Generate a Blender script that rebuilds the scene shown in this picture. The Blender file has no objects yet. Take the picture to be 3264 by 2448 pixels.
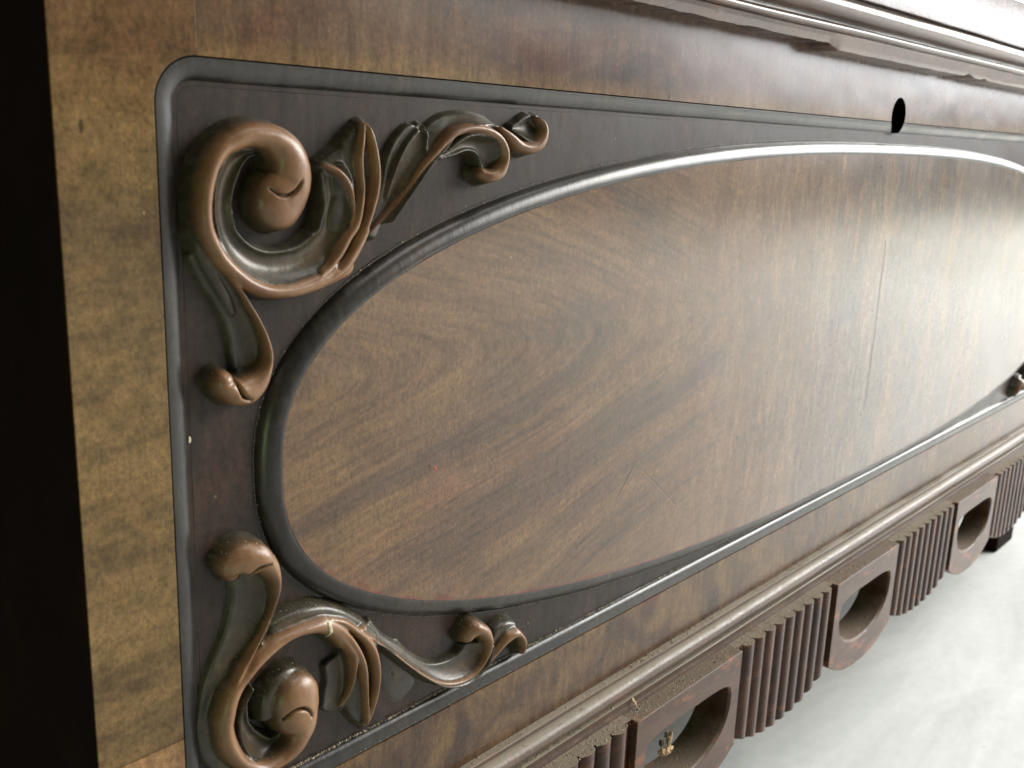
import bpy, bmesh, math, random
import numpy as np
from mathutils import Vector, Matrix, noise
random.seed(7); np.random.seed(7)

# ---------------------------------------------------------------- scale
# panel measurements are in panel units (u); one unit is 0.25 m.
# X runs along the front, Y is depth (0 = face of the frame, + into the case), Z is height.
UM = 0.25
FLOOR = -1.62
def W(x, y, z): return (x * UM, y * UM, (z - FLOOR) * UM)

scene = bpy.context.scene
# ---------------------------------------------------------------- camera
cam_d = bpy.data.cameras.new("camera"); cam = bpy.data.objects.new("camera", cam_d)
scene.collection.objects.link(cam); scene.camera = cam
cam_d.sensor_width = 36.0; cam_d.lens = 35.11; cam_d.clip_start = 0.01; cam_d.clip_end = 200
right = Vector((0.67276151, -0.73897385, 0.03618824)); down = Vector((-0.15240137, -0.18627759, -0.97060521)); fwd = Vector((0.72399293, 0.64747069, -0.23794103))
m = Matrix((right, -down, -fwd)).transposed().to_4x4()
m.translation = Vector(W(0, -1, 0)); cam.matrix_world = m
cam_d.dof.use_dof = True; cam_d.dof.focus_distance = 0.40; cam_d.dof.aperture_fstop = 22.0

# ---------------------------------------------------------------- world and lamps
world = bpy.data.worlds.new("World"); scene.world = world; world.use_nodes = True
wb = world.node_tree.nodes["Background"]; wb.inputs[0].default_value = (0.70, 0.68, 0.60, 1); wb.inputs[1].default_value = 0.06

def area(name, loc, target, sx, sy, power, col):
    d = bpy.data.lights.new(name, 'AREA'); d.shape = 'RECTANGLE'; d.size = sx; d.size_y = sy; d.energy = power; d.color = col
    o = bpy.data.objects.new(name, d); scene.collection.objects.link(o); o.location = loc
    o.rotation_euler = (Vector(target) - Vector(loc)).to_track_quat('-Z', 'Y').to_euler(); return o
area("window_light", (3.2, -1.9, 1.6), (1.8, -1.0, 0.0), 2.6, 1.6, 98, (1.0, 0.99, 0.96))
area("sky_standin_light", (3.9, -1.2, 1.24), (0.6, -1.2, 1.12), 2.2, 1.25, 80, (0.96, 0.98, 1.0))  # added lamp, stands in for bright sky mirrored in the top moulding
area("yard_light", (6.0, -2.2, 2.6), (5.9, -2.1, 0.0), 5.0, 3.6, 860, (1.0, 0.98, 0.90))
area("overhead_light", (1.0, -0.55, 2.1), (0.7, 0, 0.2), 1.4, 0.7, 14, (1.0, 0.98, 0.95))
area("garden_light", (-0.72, -0.62, 0.24), (0.17, 0, 0.35), 0.26, 0.36, 1.3, (0.78, 1.0, 0.42))
scene.view_settings.view_transform = 'Standard'; scene.view_settings.look = 'None'
scene.view_settings.exposure = 0.0; scene.view_settings.gamma = 1.0
TOP_SCROLL=[
('b',(0.03, 0.02, 0.01),[(0.6603,-0.0212,0.6571,-0.0275,0.03),(0.6411,-0.0234,0.6496,-0.0325,0.03),(0.6223,-0.0285,0.6374,-0.0474,0.03),(0.6104,-0.045,0.6297,-0.0635,0.03),(0.6048,-0.0645,0.6247,-0.0808,0.03),(0.6018,-0.0864,0.6264,-0.0958,0.03),(0.6053,-0.1093,0.6311,-0.1148,0.03),(0.6121,-0.1271,0.641,-0.1272,0.03),(0.625,-0.1442,0.6547,-0.1362,0.03),(0.6418,-0.1588,0.6707,-0.1417,0.03),(0.6645,-0.1697,0.6871,-0.1416,0.03),(0.6919,-0.1742,0.7058,-0.1383,0.03),(0.7186,-0.1723,0.723,-0.1329,0.03),(0.7421,-0.1644,0.7387,-0.1226,0.03),(0.7623,-0.1528,0.7487,-0.112,0.03),(0.783,-0.1161,0.7485,-0.1079,0.028),(0.7919,-0.0942,0.7546,-0.0905,0.028),(0.7951,-0.0764,0.7552,-0.0717,0.026),(0.7911,-0.0585,0.7516,-0.0529,0.024),(0.7814,-0.0464,0.7508,-0.0398,0.02)]),
('r',1,[(0.7973,-0.17,0.7704,-0.1517,0.03),(0.7677,-0.1807,0.7517,-0.1599,0.034),(0.7362,-0.1893,0.7287,-0.1669,0.036),(0.7007,-0.194,0.6992,-0.173,0.037),(0.6656,-0.1908,0.6697,-0.1719,0.037),(0.6374,-0.1791,0.6484,-0.164,0.037),(0.614,-0.1607,0.628,-0.1497,0.037),(0.5972,-0.1433,0.6133,-0.1333,0.037),(0.5858,-0.1238,0.604,-0.116,0.037),(0.5781,-0.1011,0.5987,-0.1018,0.038),(0.5779,-0.0794,0.5983,-0.0822,0.038),(0.5814,-0.0555,0.6023,-0.0616,0.038),(0.5893,-0.0329,0.6095,-0.0423,0.039),(0.603,-0.0137,0.622,-0.0277,0.039),(0.621,-0.0007,0.6359,-0.0226,0.04),(0.6407,0.0072,0.6471,-0.0205,0.041),(0.6621,0.0092,0.6583,-0.0209,0.042),(0.6854,0.0057,0.6673,-0.0239,0.043),(0.7048,-0.0036,0.6742,-0.0306,0.044),(0.7198,-0.0185,0.6772,-0.0405,0.045),(0.7283,-0.039,0.6754,-0.0519,0.045),(0.7295,-0.0586,0.6712,-0.0601,0.044),(0.7255,-0.0783,0.6601,-0.0626,0.042),(0.7178,-0.0914,0.6545,-0.0695,0.041)]),
('g',1,[(0.6695,-0.0632,0.6676,-0.0652,0.006),(0.6798,-0.0699,0.6784,-0.0727,0.01),(0.6892,-0.0698,0.6907,-0.0732,0.011),(0.6981,-0.0642,0.7008,-0.066,0.01),(0.7049,-0.055,0.7071,-0.056,0.006)]),
('p',0,[(0.6515,-0.013,0.6423,-0.0009,0.02),(0.625,-0.0281,0.6131,-0.0176,0.02),(0.6085,-0.048,0.5944,-0.0417,0.02),(0.5968,-0.0723,0.5818,-0.0694,0.02),(0.5936,-0.1025,0.5782,-0.1026,0.02),(0.5989,-0.1192,0.5813,-0.1227,0.02),(0.6059,-0.1391,0.5873,-0.1444,0.02),(0.6133,-0.1589,0.5981,-0.1644,0.02),(0.6264,-0.1832,0.6123,-0.1879,0.018),(0.6342,-0.204,0.6244,-0.2066,0.014)]),
('p',0,[(0.8199,0.0137,0.8235,0.0131,0.016),(0.8068,0.0048,0.8284,0.0027,0.019),(0.7923,-0.0084,0.8335,-0.0143,0.021),(0.7803,-0.0207,0.8372,-0.0309,0.022),(0.7716,-0.0342,0.8404,-0.0505,0.022),(0.7698,-0.0531,0.8405,-0.0674,0.022),(0.7713,-0.0762,0.835,-0.0886,0.022),(0.7642,-0.0993,0.8249,-0.1111,0.022),(0.7673,-0.1424,0.809,-0.1381,0.022),(0.751,-0.1609,0.7857,-0.1666,0.022)]),
('p',0,[(0.7522,-0.0353,0.7587,-0.0506,0.015),(0.7639,-0.0277,0.774,-0.0492,0.018),(0.7764,-0.0201,0.7902,-0.0491,0.02)]),
('r',1,[(0.7555,-0.0363,0.7538,-0.0404,0.022),(0.764,-0.0376,0.7605,-0.044,0.026),(0.7775,-0.043,0.7706,-0.0491,0.029),(0.7899,-0.0565,0.7811,-0.0599,0.03),(0.7967,-0.0757,0.7883,-0.0765,0.03),(0.7966,-0.0989,0.7882,-0.0976,0.03),(0.7878,-0.1215,0.7792,-0.1188,0.03),(0.7787,-0.1394,0.7693,-0.135,0.031),(0.7627,-0.1568,0.7553,-0.1514,0.032),(0.743,-0.1661,0.7403,-0.1636,0.034)]),
('r',1,[(0.816,0.0112,0.8117,0.0113,0.026),(0.8127,-0.0053,0.8035,-0.0048,0.032),(0.8093,-0.0256,0.7973,-0.0253,0.034),(0.8095,-0.0456,0.7988,-0.046,0.034),(0.8117,-0.0666,0.8002,-0.0663,0.034),(0.8101,-0.0882,0.7952,-0.086,0.035),(0.805,-0.1121,0.7877,-0.1063,0.035),(0.7914,-0.1281,0.7763,-0.1206,0.035),(0.7762,-0.1487,0.7626,-0.1408,0.035),(0.7563,-0.1626,0.7499,-0.1572,0.035),(0.7387,-0.1712,0.7366,-0.1691,0.034)]),
('r',1,[(0.819,0.0136,0.8158,0.0123,0.026),(0.8228,0.0047,0.814,0.0021,0.034),(0.8288,-0.0132,0.8181,-0.0151,0.036),(0.8331,-0.0313,0.82,-0.0325,0.037),(0.8351,-0.0528,0.8218,-0.0524,0.037),(0.8325,-0.0748,0.8173,-0.0722,0.037),(0.825,-0.0962,0.8102,-0.0925,0.037),(0.8175,-0.1158,0.8028,-0.1119,0.036),(0.8179,-0.124,0.8,-0.1172,0.035),(0.804,-0.1475,0.7857,-0.1385,0.034),(0.7868,-0.1654,0.7723,-0.1547,0.035),(0.7639,-0.176,0.757,-0.1674,0.036),(0.7398,-0.1814,0.738,-0.1784,0.035)]),
('g',1,[(0.8127,-0.0156,0.8106,-0.0157,0.006),(0.8156,-0.0388,0.8113,-0.0389,0.018),(0.8144,-0.0665,0.8108,-0.0662,0.018),(0.8098,-0.0943,0.8066,-0.0938,0.016),(0.8014,-0.1179,0.7987,-0.1172,0.014),(0.7972,-0.1253,0.7942,-0.1241,0.014),(0.7877,-0.1429,0.7848,-0.1415,0.014),(0.7688,-0.163,0.7665,-0.1616,0.006)]),
('p',0,[(0.8239,-0.1232,0.8464,-0.1227,0.012),(0.8387,-0.0892,0.8654,-0.0927,0.012),(0.8512,-0.0581,0.8821,-0.064,0.01)]),
('b',(0.011, 0.018, 0.004),[(0.8482,-0.1039,0.8654,-0.0956,0.012),(0.8542,-0.0679,0.8832,-0.0668,0.014),(0.8591,-0.0436,0.9039,-0.0435,0.015),(0.8716,-0.0222,0.9209,-0.0214,0.016),(0.8868,-0.0034,0.9267,-0.0082,0.016),(0.9057,0.01,0.928,0.0034,0.014),(0.9156,0.0117,0.9227,0.0104,0.01)]),
('r',0.25,[(0.8561,-0.0787,0.8612,-0.08,0.016),(0.8656,-0.0513,0.8715,-0.0528,0.018),(0.876,-0.0281,0.8824,-0.0301,0.019),(0.8896,-0.009,0.8955,-0.0117,0.019),(0.9074,0.0078,0.9143,0.004,0.018)]),
('b',(0.01, 0.034, 0.003),[(0.8504,-0.1006,0.8562,-0.108,0.02),(0.8813,-0.0534,0.8972,-0.0636,0.022),(0.907,-0.0214,0.9234,-0.0358,0.024),(0.9251,0.0036,0.9462,-0.0164,0.026),(0.9519,0.0219,0.9672,0.0048,0.028),(0.9857,0.0291,0.9948,0.0161,0.028),(1.0186,0.0304,1.0191,0.0184,0.028),(1.0507,0.0241,1.0465,0.0163,0.028)]),
('b',(0.034, 0.02, 0.01),[(0.9464,-0.0237,0.9527,-0.0266,0.026),(0.967,-0.0086,0.9739,-0.0234,0.026),(0.9925,0.0025,0.9933,-0.0178,0.026),(1.0191,0.0032,1.0088,-0.0183,0.026),(1.0445,-0.0038,1.018,-0.0243,0.026),(1.059,-0.016,1.0229,-0.0335,0.026),(1.0627,-0.03,1.0306,-0.0411,0.028)]),
('r',1,[(0.8297,-0.1221,0.8325,-0.124,0.018),(0.8529,-0.098,0.8565,-0.1003,0.022),(0.8843,-0.0664,0.8887,-0.069,0.026),(0.9048,-0.0414,0.9106,-0.0446,0.029),(0.927,-0.0182,0.9358,-0.0235,0.032),(0.9436,-0.0002,0.9552,-0.0085,0.035),(0.9643,0.0132,0.9728,0.0012,0.037),(0.9949,0.0196,0.9963,0.0054,0.038),(1.0279,0.017,1.0213,0.0038,0.038),(1.0545,0.0055,1.0414,-0.0032,0.038),(1.0697,-0.0125,1.0534,-0.0156,0.038),(1.0713,-0.0324,1.0536,-0.03,0.038),(1.0624,-0.053,1.0429,-0.0409,0.038),(1.0364,-0.062,1.0354,-0.0414,0.036),(1.0203,-0.0546,1.029,-0.0398,0.03)]),
('r',1,[(1.0592,0.0176,1.0536,0.0126,0.03),(1.0839,0.0083,1.0721,-0.0016,0.033),(1.1051,-0.0013,1.0941,-0.0161,0.034),(1.1203,-0.0016,1.1251,-0.0213,0.036),(1.1288,0.0002,1.1493,-0.0095,0.037),(1.1393,0.0106,1.1566,0.0095,0.036),(1.1408,0.0212,1.1519,0.0246,0.034),(1.1352,0.0287,1.141,0.0324,0.03)]),
('b',(0.014, 0.026, 0.006),[(1.0982,0.0195,1.1014,0.0069,0.02),(1.1124,0.0279,1.124,-0.0005,0.02),(1.1295,0.0333,1.149,0.005,0.02),(1.1446,0.0331,1.1583,0.0199,0.02)]),
('b',(0.01, 0.024, 0.006),[(0.5812,-0.141,0.5946,-0.133,0.018),(0.5917,-0.1637,0.612,-0.1548,0.018),(0.6058,-0.1843,0.6282,-0.1772,0.018),(0.6186,-0.2068,0.6467,-0.2035,0.018),(0.6265,-0.2278,0.662,-0.2319,0.018),(0.6292,-0.2515,0.6706,-0.257,0.018),(0.632,-0.2709,0.6626,-0.2769,0.018)]),
('r',1,[(0.6057,-0.1416,0.6019,-0.1438,0.032),(0.6193,-0.1587,0.6149,-0.1612,0.031),(0.6345,-0.1779,0.6293,-0.1805,0.031),(0.6444,-0.194,0.6383,-0.1965,0.032),(0.6542,-0.2105,0.6478,-0.2127,0.033),(0.6648,-0.2321,0.6565,-0.2337,0.034),(0.6709,-0.2541,0.66,-0.2537,0.036),(0.6699,-0.2755,0.6552,-0.2697,0.037),(0.663,-0.298,0.6402,-0.279,0.038),(0.6439,-0.3135,0.6289,-0.2808,0.039),(0.6167,-0.3117,0.6241,-0.2803,0.039),(0.599,-0.2963,0.6167,-0.2795,0.037),(0.593,-0.2857,0.62,-0.2795,0.035)]),
('g',1,[(0.6202,-0.2772,0.6181,-0.2771,0.006),(0.622,-0.2881,0.618,-0.2885,0.014),(0.6271,-0.2991,0.6237,-0.3014,0.014),(0.6374,-0.3059,0.6362,-0.308,0.006)])]
BOTTOM_SCROLL=[
('b',(0.008, 0.022, 0.004),[(0.6237,-0.5298,0.6735,-0.5455,0.018),(0.6232,-0.5457,0.6732,-0.5599,0.018),(0.6203,-0.5689,0.6693,-0.5814,0.018),(0.613,-0.5948,0.663,-0.6044,0.018),(0.6015,-0.6212,0.6467,-0.6299,0.018),(0.5857,-0.6518,0.626,-0.6576,0.018),(0.5753,-0.6784,0.6101,-0.6784,0.018),(0.569,-0.7067,0.5962,-0.7083,0.018),(0.5678,-0.7174,0.5934,-0.729,0.018),(0.5735,-0.7497,0.6031,-0.7637,0.018),(0.5913,-0.7861,0.6206,-0.7955,0.018)]),
('r',1,[(0.6049,-0.5148,0.6223,-0.5304,0.026),(0.6042,-0.4923,0.6262,-0.5292,0.036),(0.6249,-0.4844,0.6339,-0.5313,0.041),(0.6521,-0.493,0.6386,-0.529,0.043),(0.6717,-0.5188,0.6457,-0.5298,0.042),(0.6757,-0.5424,0.6576,-0.5406,0.04),(0.6745,-0.5618,0.6621,-0.5567,0.037),(0.6692,-0.5777,0.6623,-0.5737,0.034),(0.6626,-0.5947,0.6577,-0.5912,0.032),(0.6537,-0.6107,0.649,-0.6069,0.031),(0.6425,-0.6277,0.6372,-0.623,0.031),(0.6313,-0.6423,0.6246,-0.6361,0.032),(0.6197,-0.6562,0.6117,-0.6486,0.034),(0.6068,-0.6688,0.6032,-0.6653,0.033)]),
('g',1,[(0.6253,-0.5347,0.6278,-0.5361,0.006),(0.6278,-0.525,0.6314,-0.528,0.012),(0.6384,-0.5158,0.6406,-0.5194,0.01),(0.6543,-0.5156,0.6551,-0.5177,0.004)]),
('r',1,[(0.7991,-0.666,0.7678,-0.6747,0.034),(0.7764,-0.6411,0.7509,-0.6563,0.037),(0.7481,-0.6231,0.7355,-0.6464,0.038),(0.7164,-0.6195,0.7137,-0.639,0.038),(0.691,-0.6203,0.693,-0.6374,0.037),(0.6708,-0.6227,0.6772,-0.6421,0.036),(0.6526,-0.6286,0.6611,-0.6486,0.036),(0.6346,-0.6384,0.6451,-0.6572,0.036),(0.619,-0.651,0.6316,-0.6665,0.036),(0.6014,-0.6646,0.6203,-0.6766,0.036),(0.5888,-0.6796,0.6106,-0.6931,0.037),(0.5812,-0.7007,0.604,-0.715,0.038),(0.5809,-0.716,0.6027,-0.7259,0.038),(0.5821,-0.7319,0.6052,-0.7414,0.038),(0.5868,-0.7516,0.6109,-0.7582,0.039),(0.5982,-0.7747,0.6198,-0.773,0.04),(0.6186,-0.7978,0.6341,-0.7844,0.041),(0.6444,-0.809,0.6488,-0.7899,0.042),(0.6715,-0.8093,0.6627,-0.7874,0.043),(0.6953,-0.8038,0.6742,-0.7799,0.044),(0.7114,-0.7905,0.6805,-0.7698,0.045),(0.7257,-0.771,0.6788,-0.7574,0.046),(0.731,-0.7525,0.6642,-0.7357,0.047),(0.7297,-0.7367,0.6622,-0.7127,0.047)]),
('g',1,[(0.6682,-0.7376,0.6708,-0.7404,0.008),(0.675,-0.731,0.6775,-0.7342,0.011),(0.6846,-0.7271,0.6865,-0.7314,0.014),(0.6965,-0.7295,0.696,-0.7332,0.014),(0.7067,-0.7393,0.7046,-0.7403,0.011),(0.7103,-0.749,0.7083,-0.749,0.006)]),
('p',0,[(0.6499,-0.7278,0.6769,-0.7459,0.024),(0.6494,-0.7085,0.6736,-0.725,0.026),(0.6614,-0.6929,0.6805,-0.7107,0.026),(0.6782,-0.6858,0.6978,-0.7036,0.024),(0.7004,-0.6886,0.7138,-0.7014,0.02)]),
('b',(0.034, 0.018, 0.01),[(0.6333,-0.6892,0.6372,-0.686,0.024),(0.6193,-0.7024,0.6304,-0.7048,0.024),(0.612,-0.7172,0.6285,-0.7233,0.024),(0.6108,-0.7347,0.6307,-0.7364,0.024),(0.615,-0.7561,0.6391,-0.7512,0.024),(0.6256,-0.7783,0.6515,-0.7644,0.024),(0.643,-0.7941,0.6605,-0.771,0.024),(0.6651,-0.7971,0.6696,-0.7727,0.024),(0.6799,-0.7889,0.6764,-0.7695,0.024)]),
('p',0,[(0.6649,-0.6123,0.6761,-0.6345,0.02),(0.6873,-0.6067,0.698,-0.6293,0.022),(0.7172,-0.6049,0.7227,-0.6233,0.024),(0.7497,-0.6124,0.7487,-0.6296,0.024),(0.7828,-0.6307,0.7762,-0.6435,0.024),(0.817,-0.6596,0.8075,-0.6685,0.022),(0.8428,-0.6885,0.8336,-0.6945,0.02)]),
('p',0,[(0.7935,-0.678,0.8312,-0.6966,0.018),(0.8001,-0.7145,0.8481,-0.7356,0.02),(0.7974,-0.7438,0.8497,-0.7651,0.02),(0.7959,-0.7674,0.8428,-0.7969,0.018),(0.8093,-0.8032,0.8371,-0.8179,0.014),(0.8257,-0.8302,0.8313,-0.8328,0.01)]),
('b',(0.008, 0.012, 0.003),[(0.7621,-0.6983,0.8066,-0.7179,0.01),(0.7643,-0.729,0.8092,-0.7449,0.01),(0.759,-0.7476,0.801,-0.7652,0.01),(0.7562,-0.7697,0.7822,-0.7857,0.01)]),
('r',1,[(0.7676,-0.657,0.7632,-0.6592,0.034),(0.7895,-0.6787,0.7772,-0.6825,0.034),(0.8005,-0.7017,0.7871,-0.6994,0.034),(0.7994,-0.7248,0.792,-0.7214,0.031),(0.7979,-0.7446,0.7922,-0.741,0.027),(0.7922,-0.7627,0.7879,-0.759,0.023),(0.7814,-0.7787,0.7783,-0.7756,0.018)]),
('r',1,[(0.7432,-0.63,0.7416,-0.6336,0.035),(0.7674,-0.641,0.7598,-0.6499,0.037),(0.79,-0.6629,0.7742,-0.6689,0.036),(0.8057,-0.6916,0.7899,-0.693,0.036),(0.8164,-0.7188,0.8008,-0.7164,0.035),(0.8204,-0.7479,0.8074,-0.7437,0.034),(0.8204,-0.7747,0.8116,-0.7714,0.033),(0.822,-0.8004,0.8154,-0.7974,0.031),(0.8223,-0.8206,0.8179,-0.8183,0.026)]),
('r',1,[(0.7512,-0.6255,0.7498,-0.6291,0.034),(0.7767,-0.6371,0.7709,-0.6455,0.037),(0.8006,-0.6575,0.7897,-0.6658,0.036),(0.8207,-0.6796,0.807,-0.6848,0.036),(0.8342,-0.7033,0.818,-0.7028,0.036),(0.8403,-0.7313,0.826,-0.7273,0.036),(0.8406,-0.7567,0.8283,-0.751,0.035),(0.8349,-0.7815,0.8261,-0.7762,0.034),(0.8287,-0.8015,0.8213,-0.7962,0.032),(0.8228,-0.8213,0.8186,-0.8181,0.026)]),
('g',1,[(0.7823,-0.6551,0.78,-0.6562,0.006),(0.7961,-0.6716,0.7923,-0.6727,0.014),(0.8096,-0.6954,0.8053,-0.6955,0.016),(0.8193,-0.7229,0.8146,-0.7219,0.018),(0.8239,-0.7509,0.8173,-0.7486,0.022),(0.8234,-0.7747,0.8185,-0.7725,0.018),(0.8215,-0.7883,0.8188,-0.7869,0.006)]),
('p',0,[(0.8681,-0.7191,0.8879,-0.7412,0.003),(0.8655,-0.7542,0.9077,-0.7709,0.004),(0.8767,-0.7846,0.9241,-0.8002,0.004),(0.8961,-0.8102,0.9282,-0.8217,0.002)]),
('g',1,[(0.8625,-0.7344,0.8607,-0.7346,0.004),(0.8739,-0.7532,0.8713,-0.7535,0.005),(0.8859,-0.7747,0.884,-0.7749,0.003)]),
('b',(0.012, 0.032, 0.005),[(0.8229,-0.6671,0.8332,-0.6901,0.02),(0.8542,-0.6996,0.8564,-0.7111,0.02),(0.8868,-0.7281,0.887,-0.7446,0.02),(0.914,-0.7551,0.9143,-0.772,0.02),(0.9421,-0.7774,0.9425,-0.7975,0.02),(0.9732,-0.7887,0.9716,-0.82,0.02),(1.0001,-0.7905,1.0039,-0.8323,0.02),(1.0199,-0.7844,1.0343,-0.8338,0.02),(1.0322,-0.7753,1.0598,-0.8218,0.02),(1.0343,-0.7643,1.067,-0.8044,0.02)]),
('r',1,[(0.8109,-0.6716,0.8086,-0.659,0.034),(0.804,-0.6619,0.7965,-0.6653,0.033),(0.8265,-0.6818,0.8226,-0.6857,0.033),(0.8518,-0.7075,0.8488,-0.7098,0.032),(0.8778,-0.7336,0.8747,-0.7359,0.032),(0.9071,-0.7623,0.9038,-0.765,0.032),(0.9348,-0.7871,0.9319,-0.7906,0.032),(0.9629,-0.8077,0.9614,-0.8127,0.032),(0.991,-0.8201,0.9924,-0.8265,0.032),(1.0199,-0.8235,1.0238,-0.8299,0.032),(1.0408,-0.8161,1.0468,-0.8224,0.033),(1.0538,-0.8031,1.0623,-0.8099,0.034),(1.0594,-0.7873,1.0719,-0.7943,0.036),(1.0555,-0.772,1.073,-0.7755,0.038),(1.0426,-0.7624,1.0618,-0.7493,0.04),(1.0403,-0.7617,1.0308,-0.7334,0.038),(1.0324,-0.7656,1.0162,-0.7443,0.032)]),
('r',1,[(1.0447,-0.8291,1.0483,-0.8335,0.024),(1.0618,-0.8203,1.0673,-0.8265,0.027),(1.0802,-0.8086,1.0871,-0.8154,0.029),(1.0969,-0.7952,1.1063,-0.8046,0.031),(1.1092,-0.7811,1.1233,-0.7994,0.034),(1.1355,-0.7812,1.1322,-0.7986,0.036),(1.1573,-0.8071,1.1441,-0.807,0.034),(1.163,-0.8278,1.1536,-0.8237,0.03),(1.1614,-0.8401,1.1559,-0.8364,0.024)]),
('p',0,[(1.079,-0.7901,1.0913,-0.8002,0.02),(1.0897,-0.7752,1.1064,-0.7923,0.02),(1.109,-0.7686,1.1214,-0.7899,0.022),(1.1315,-0.7739,1.1379,-0.7904,0.022)])]

# ---------------------------------------------------------------- object helpers
C = scene.collection
def link(name, me, mat, parent=None, smooth=True):
    o = bpy.data.objects.new(name, me); C.objects.link(o)
    if mat is not None and len(me.materials) == 0: me.materials.append(mat)
    if parent is not None: o.parent = parent
    if smooth:
        me.polygons.foreach_set("use_smooth", [True] * len(me.polygons))
    return o
def mesh(name, verts, faces):
    me = bpy.data.meshes.new(name); me.from_pydata([W(*v) for v in verts], [], faces); me.update(); return me
def fix(me):
    bm = bmesh.new(); bm.from_mesh(me); bmesh.ops.recalc_face_normals(bm, faces=bm.faces); bm.to_mesh(me); bm.free(); me.update()
def tag(o, label=None, cat=None, group=None, kind=None):
    if label: o["label"] = label
    if cat: o["category"] = cat
    if group: o["group"] = group
    if kind: o["kind"] = kind
    return o
def sharp(me, deg=35):
    try: me.set_sharp_from_angle(angle=math.radians(deg))
    except Exception: pass
def bevel(o, w, seg=2, deg=35):
    b = o.modifiers.new("edge", 'BEVEL'); b.width = w * UM; b.segments = seg; b.limit_method = 'ANGLE'; b.angle_limit = math.radians(deg); b.harden_normals = False
def nz(x, y=0.0, z=0.0): return noise.noise(Vector((x, y, z)))

# ---------------------------------------------------------------- material helpers
class NT:
    def __init__(s, name):
        s.m = bpy.data.materials.new(name); s.m.use_nodes = True; s.t = s.m.node_tree; s.n = s.t.nodes; s.l = s.t.links
        s.b = s.n["Principled BSDF"]; s.co = s.n.new("ShaderNodeTexCoord").outputs["Object"]
    def mapping(s, scale=(1, 1, 1), rot=(0, 0, 0), loc=(0, 0, 0), src=None):
        k = s.n.new("ShaderNodeMapping"); k.inputs["Scale"].default_value = [a / UM for a in scale]; k.inputs["Rotation"].default_value = rot; k.inputs["Location"].default_value = loc
        s.l.new(src or s.co, k.inputs[0]); return k.outputs[0]
    def noise(s, vec, scale, detail=4, rough=.55, dist=0.0, fac=True):
        k = s.n.new("ShaderNodeTexNoise"); k.inputs["Scale"].default_value = scale; k.inputs["Detail"].default_value = detail
        k.inputs["Roughness"].default_value = rough; k.inputs["Distortion"].default_value = dist; s.l.new(vec, k.inputs["Vector"]); return k.outputs[0 if fac else 1]
    def voronoi(s, vec, scale, rnd=1.0):
        k = s.n.new("ShaderNodeTexVoronoi"); k.inputs["Scale"].default_value = scale; k.inputs["Randomness"].default_value = rnd; s.l.new(vec, k.inputs["Vector"]); return k.outputs["Distance"]
    def ramp(s, fac, stops, interp='LINEAR'):
        k = s.n.new("ShaderNodeValToRGB"); e = k.color_ramp.elements; k.color_ramp.interpolation = interp
        while len(e) < len(stops): e.new(0.5)
        for i, (p, c) in enumerate(stops):
            e[i].position = p; e[i].color = (*c, 1) if isinstance(c, tuple) else (c, c, c, 1)
        s.l.new(fac, k.inputs[0]); return k.outputs[0]
    def math(s, op, a, b=None, c=None, clamp=False):
        k = s.n.new("ShaderNodeMath"); k.operation = op; k.use_clamp = clamp
        for i, v in enumerate((a, b, c)):
            if v is None: continue
            if isinstance(v, (int, float)): k.inputs[i].default_value = v
            else: s.l.new(v, k.inputs[i])
        return k.outputs[0]
    def mix(s, fac, a, b, mode='MIX'):
        k = s.n.new("ShaderNodeMix"); k.data_type = 'RGBA'; k.blend_type = mode
        for idx, v in ((0, fac), (6, a), (7, b)):
            if isinstance(v, (int, float)): k.inputs[idx].default_value = v
            elif isinstance(v, tuple): k.inputs[idx].default_value = (*v, 1)
            else: s.l.new(v, k.inputs[idx])
        return k.outputs[2]
    def sep(s):
        k = s.n.new("ShaderNodeSeparateXYZ"); s.l.new(s.co, k.inputs[0])
        r = [s.math('DIVIDE', k.outputs[i], UM) for i in range(3)]; r[2] = s.math('ADD', r[2], FLOOR); return r
    def bump(s, h, strength, dist=0.001, prev=None):
        k = s.n.new("ShaderNodeBump"); k.inputs["Strength"].default_value = strength; k.inputs["Distance"].default_value = dist
        s.l.new(h, k.inputs["Height"])
        if prev is not None: s.l.new(prev, k.inputs["Normal"])
        return k.outputs[0]
    def done(s, col, rough=.4, normal=None, coat=0.0, coat_rough=.2, spec=.5):
        if isinstance(col, tuple): s.b.inputs["Base Color"].default_value = (*col, 1)
        else: s.l.new(col, s.b.inputs["Base Color"])
        if isinstance(rough, (int, float)): s.b.inputs["Roughness"].default_value = rough
        else: s.l.new(rough, s.b.inputs["Roughness"])
        s.b.inputs["Specular IOR Level"].default_value = spec
        s.b.inputs["Coat Weight"].default_value = coat; s.b.inputs["Coat Roughness"].default_value = coat_rough
        if normal is not None: s.l.new(normal, s.b.inputs["Normal"])
        return s.m

def step01(n, v, lo, hi):
    k = n.n.new("ShaderNodeMapRange"); k.interpolation_type = 'SMOOTHSTEP'
    n.l.new(v, k.inputs[0]); k.inputs[1].default_value = lo; k.inputs[2].default_value = hi; return k.outputs[0]

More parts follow.
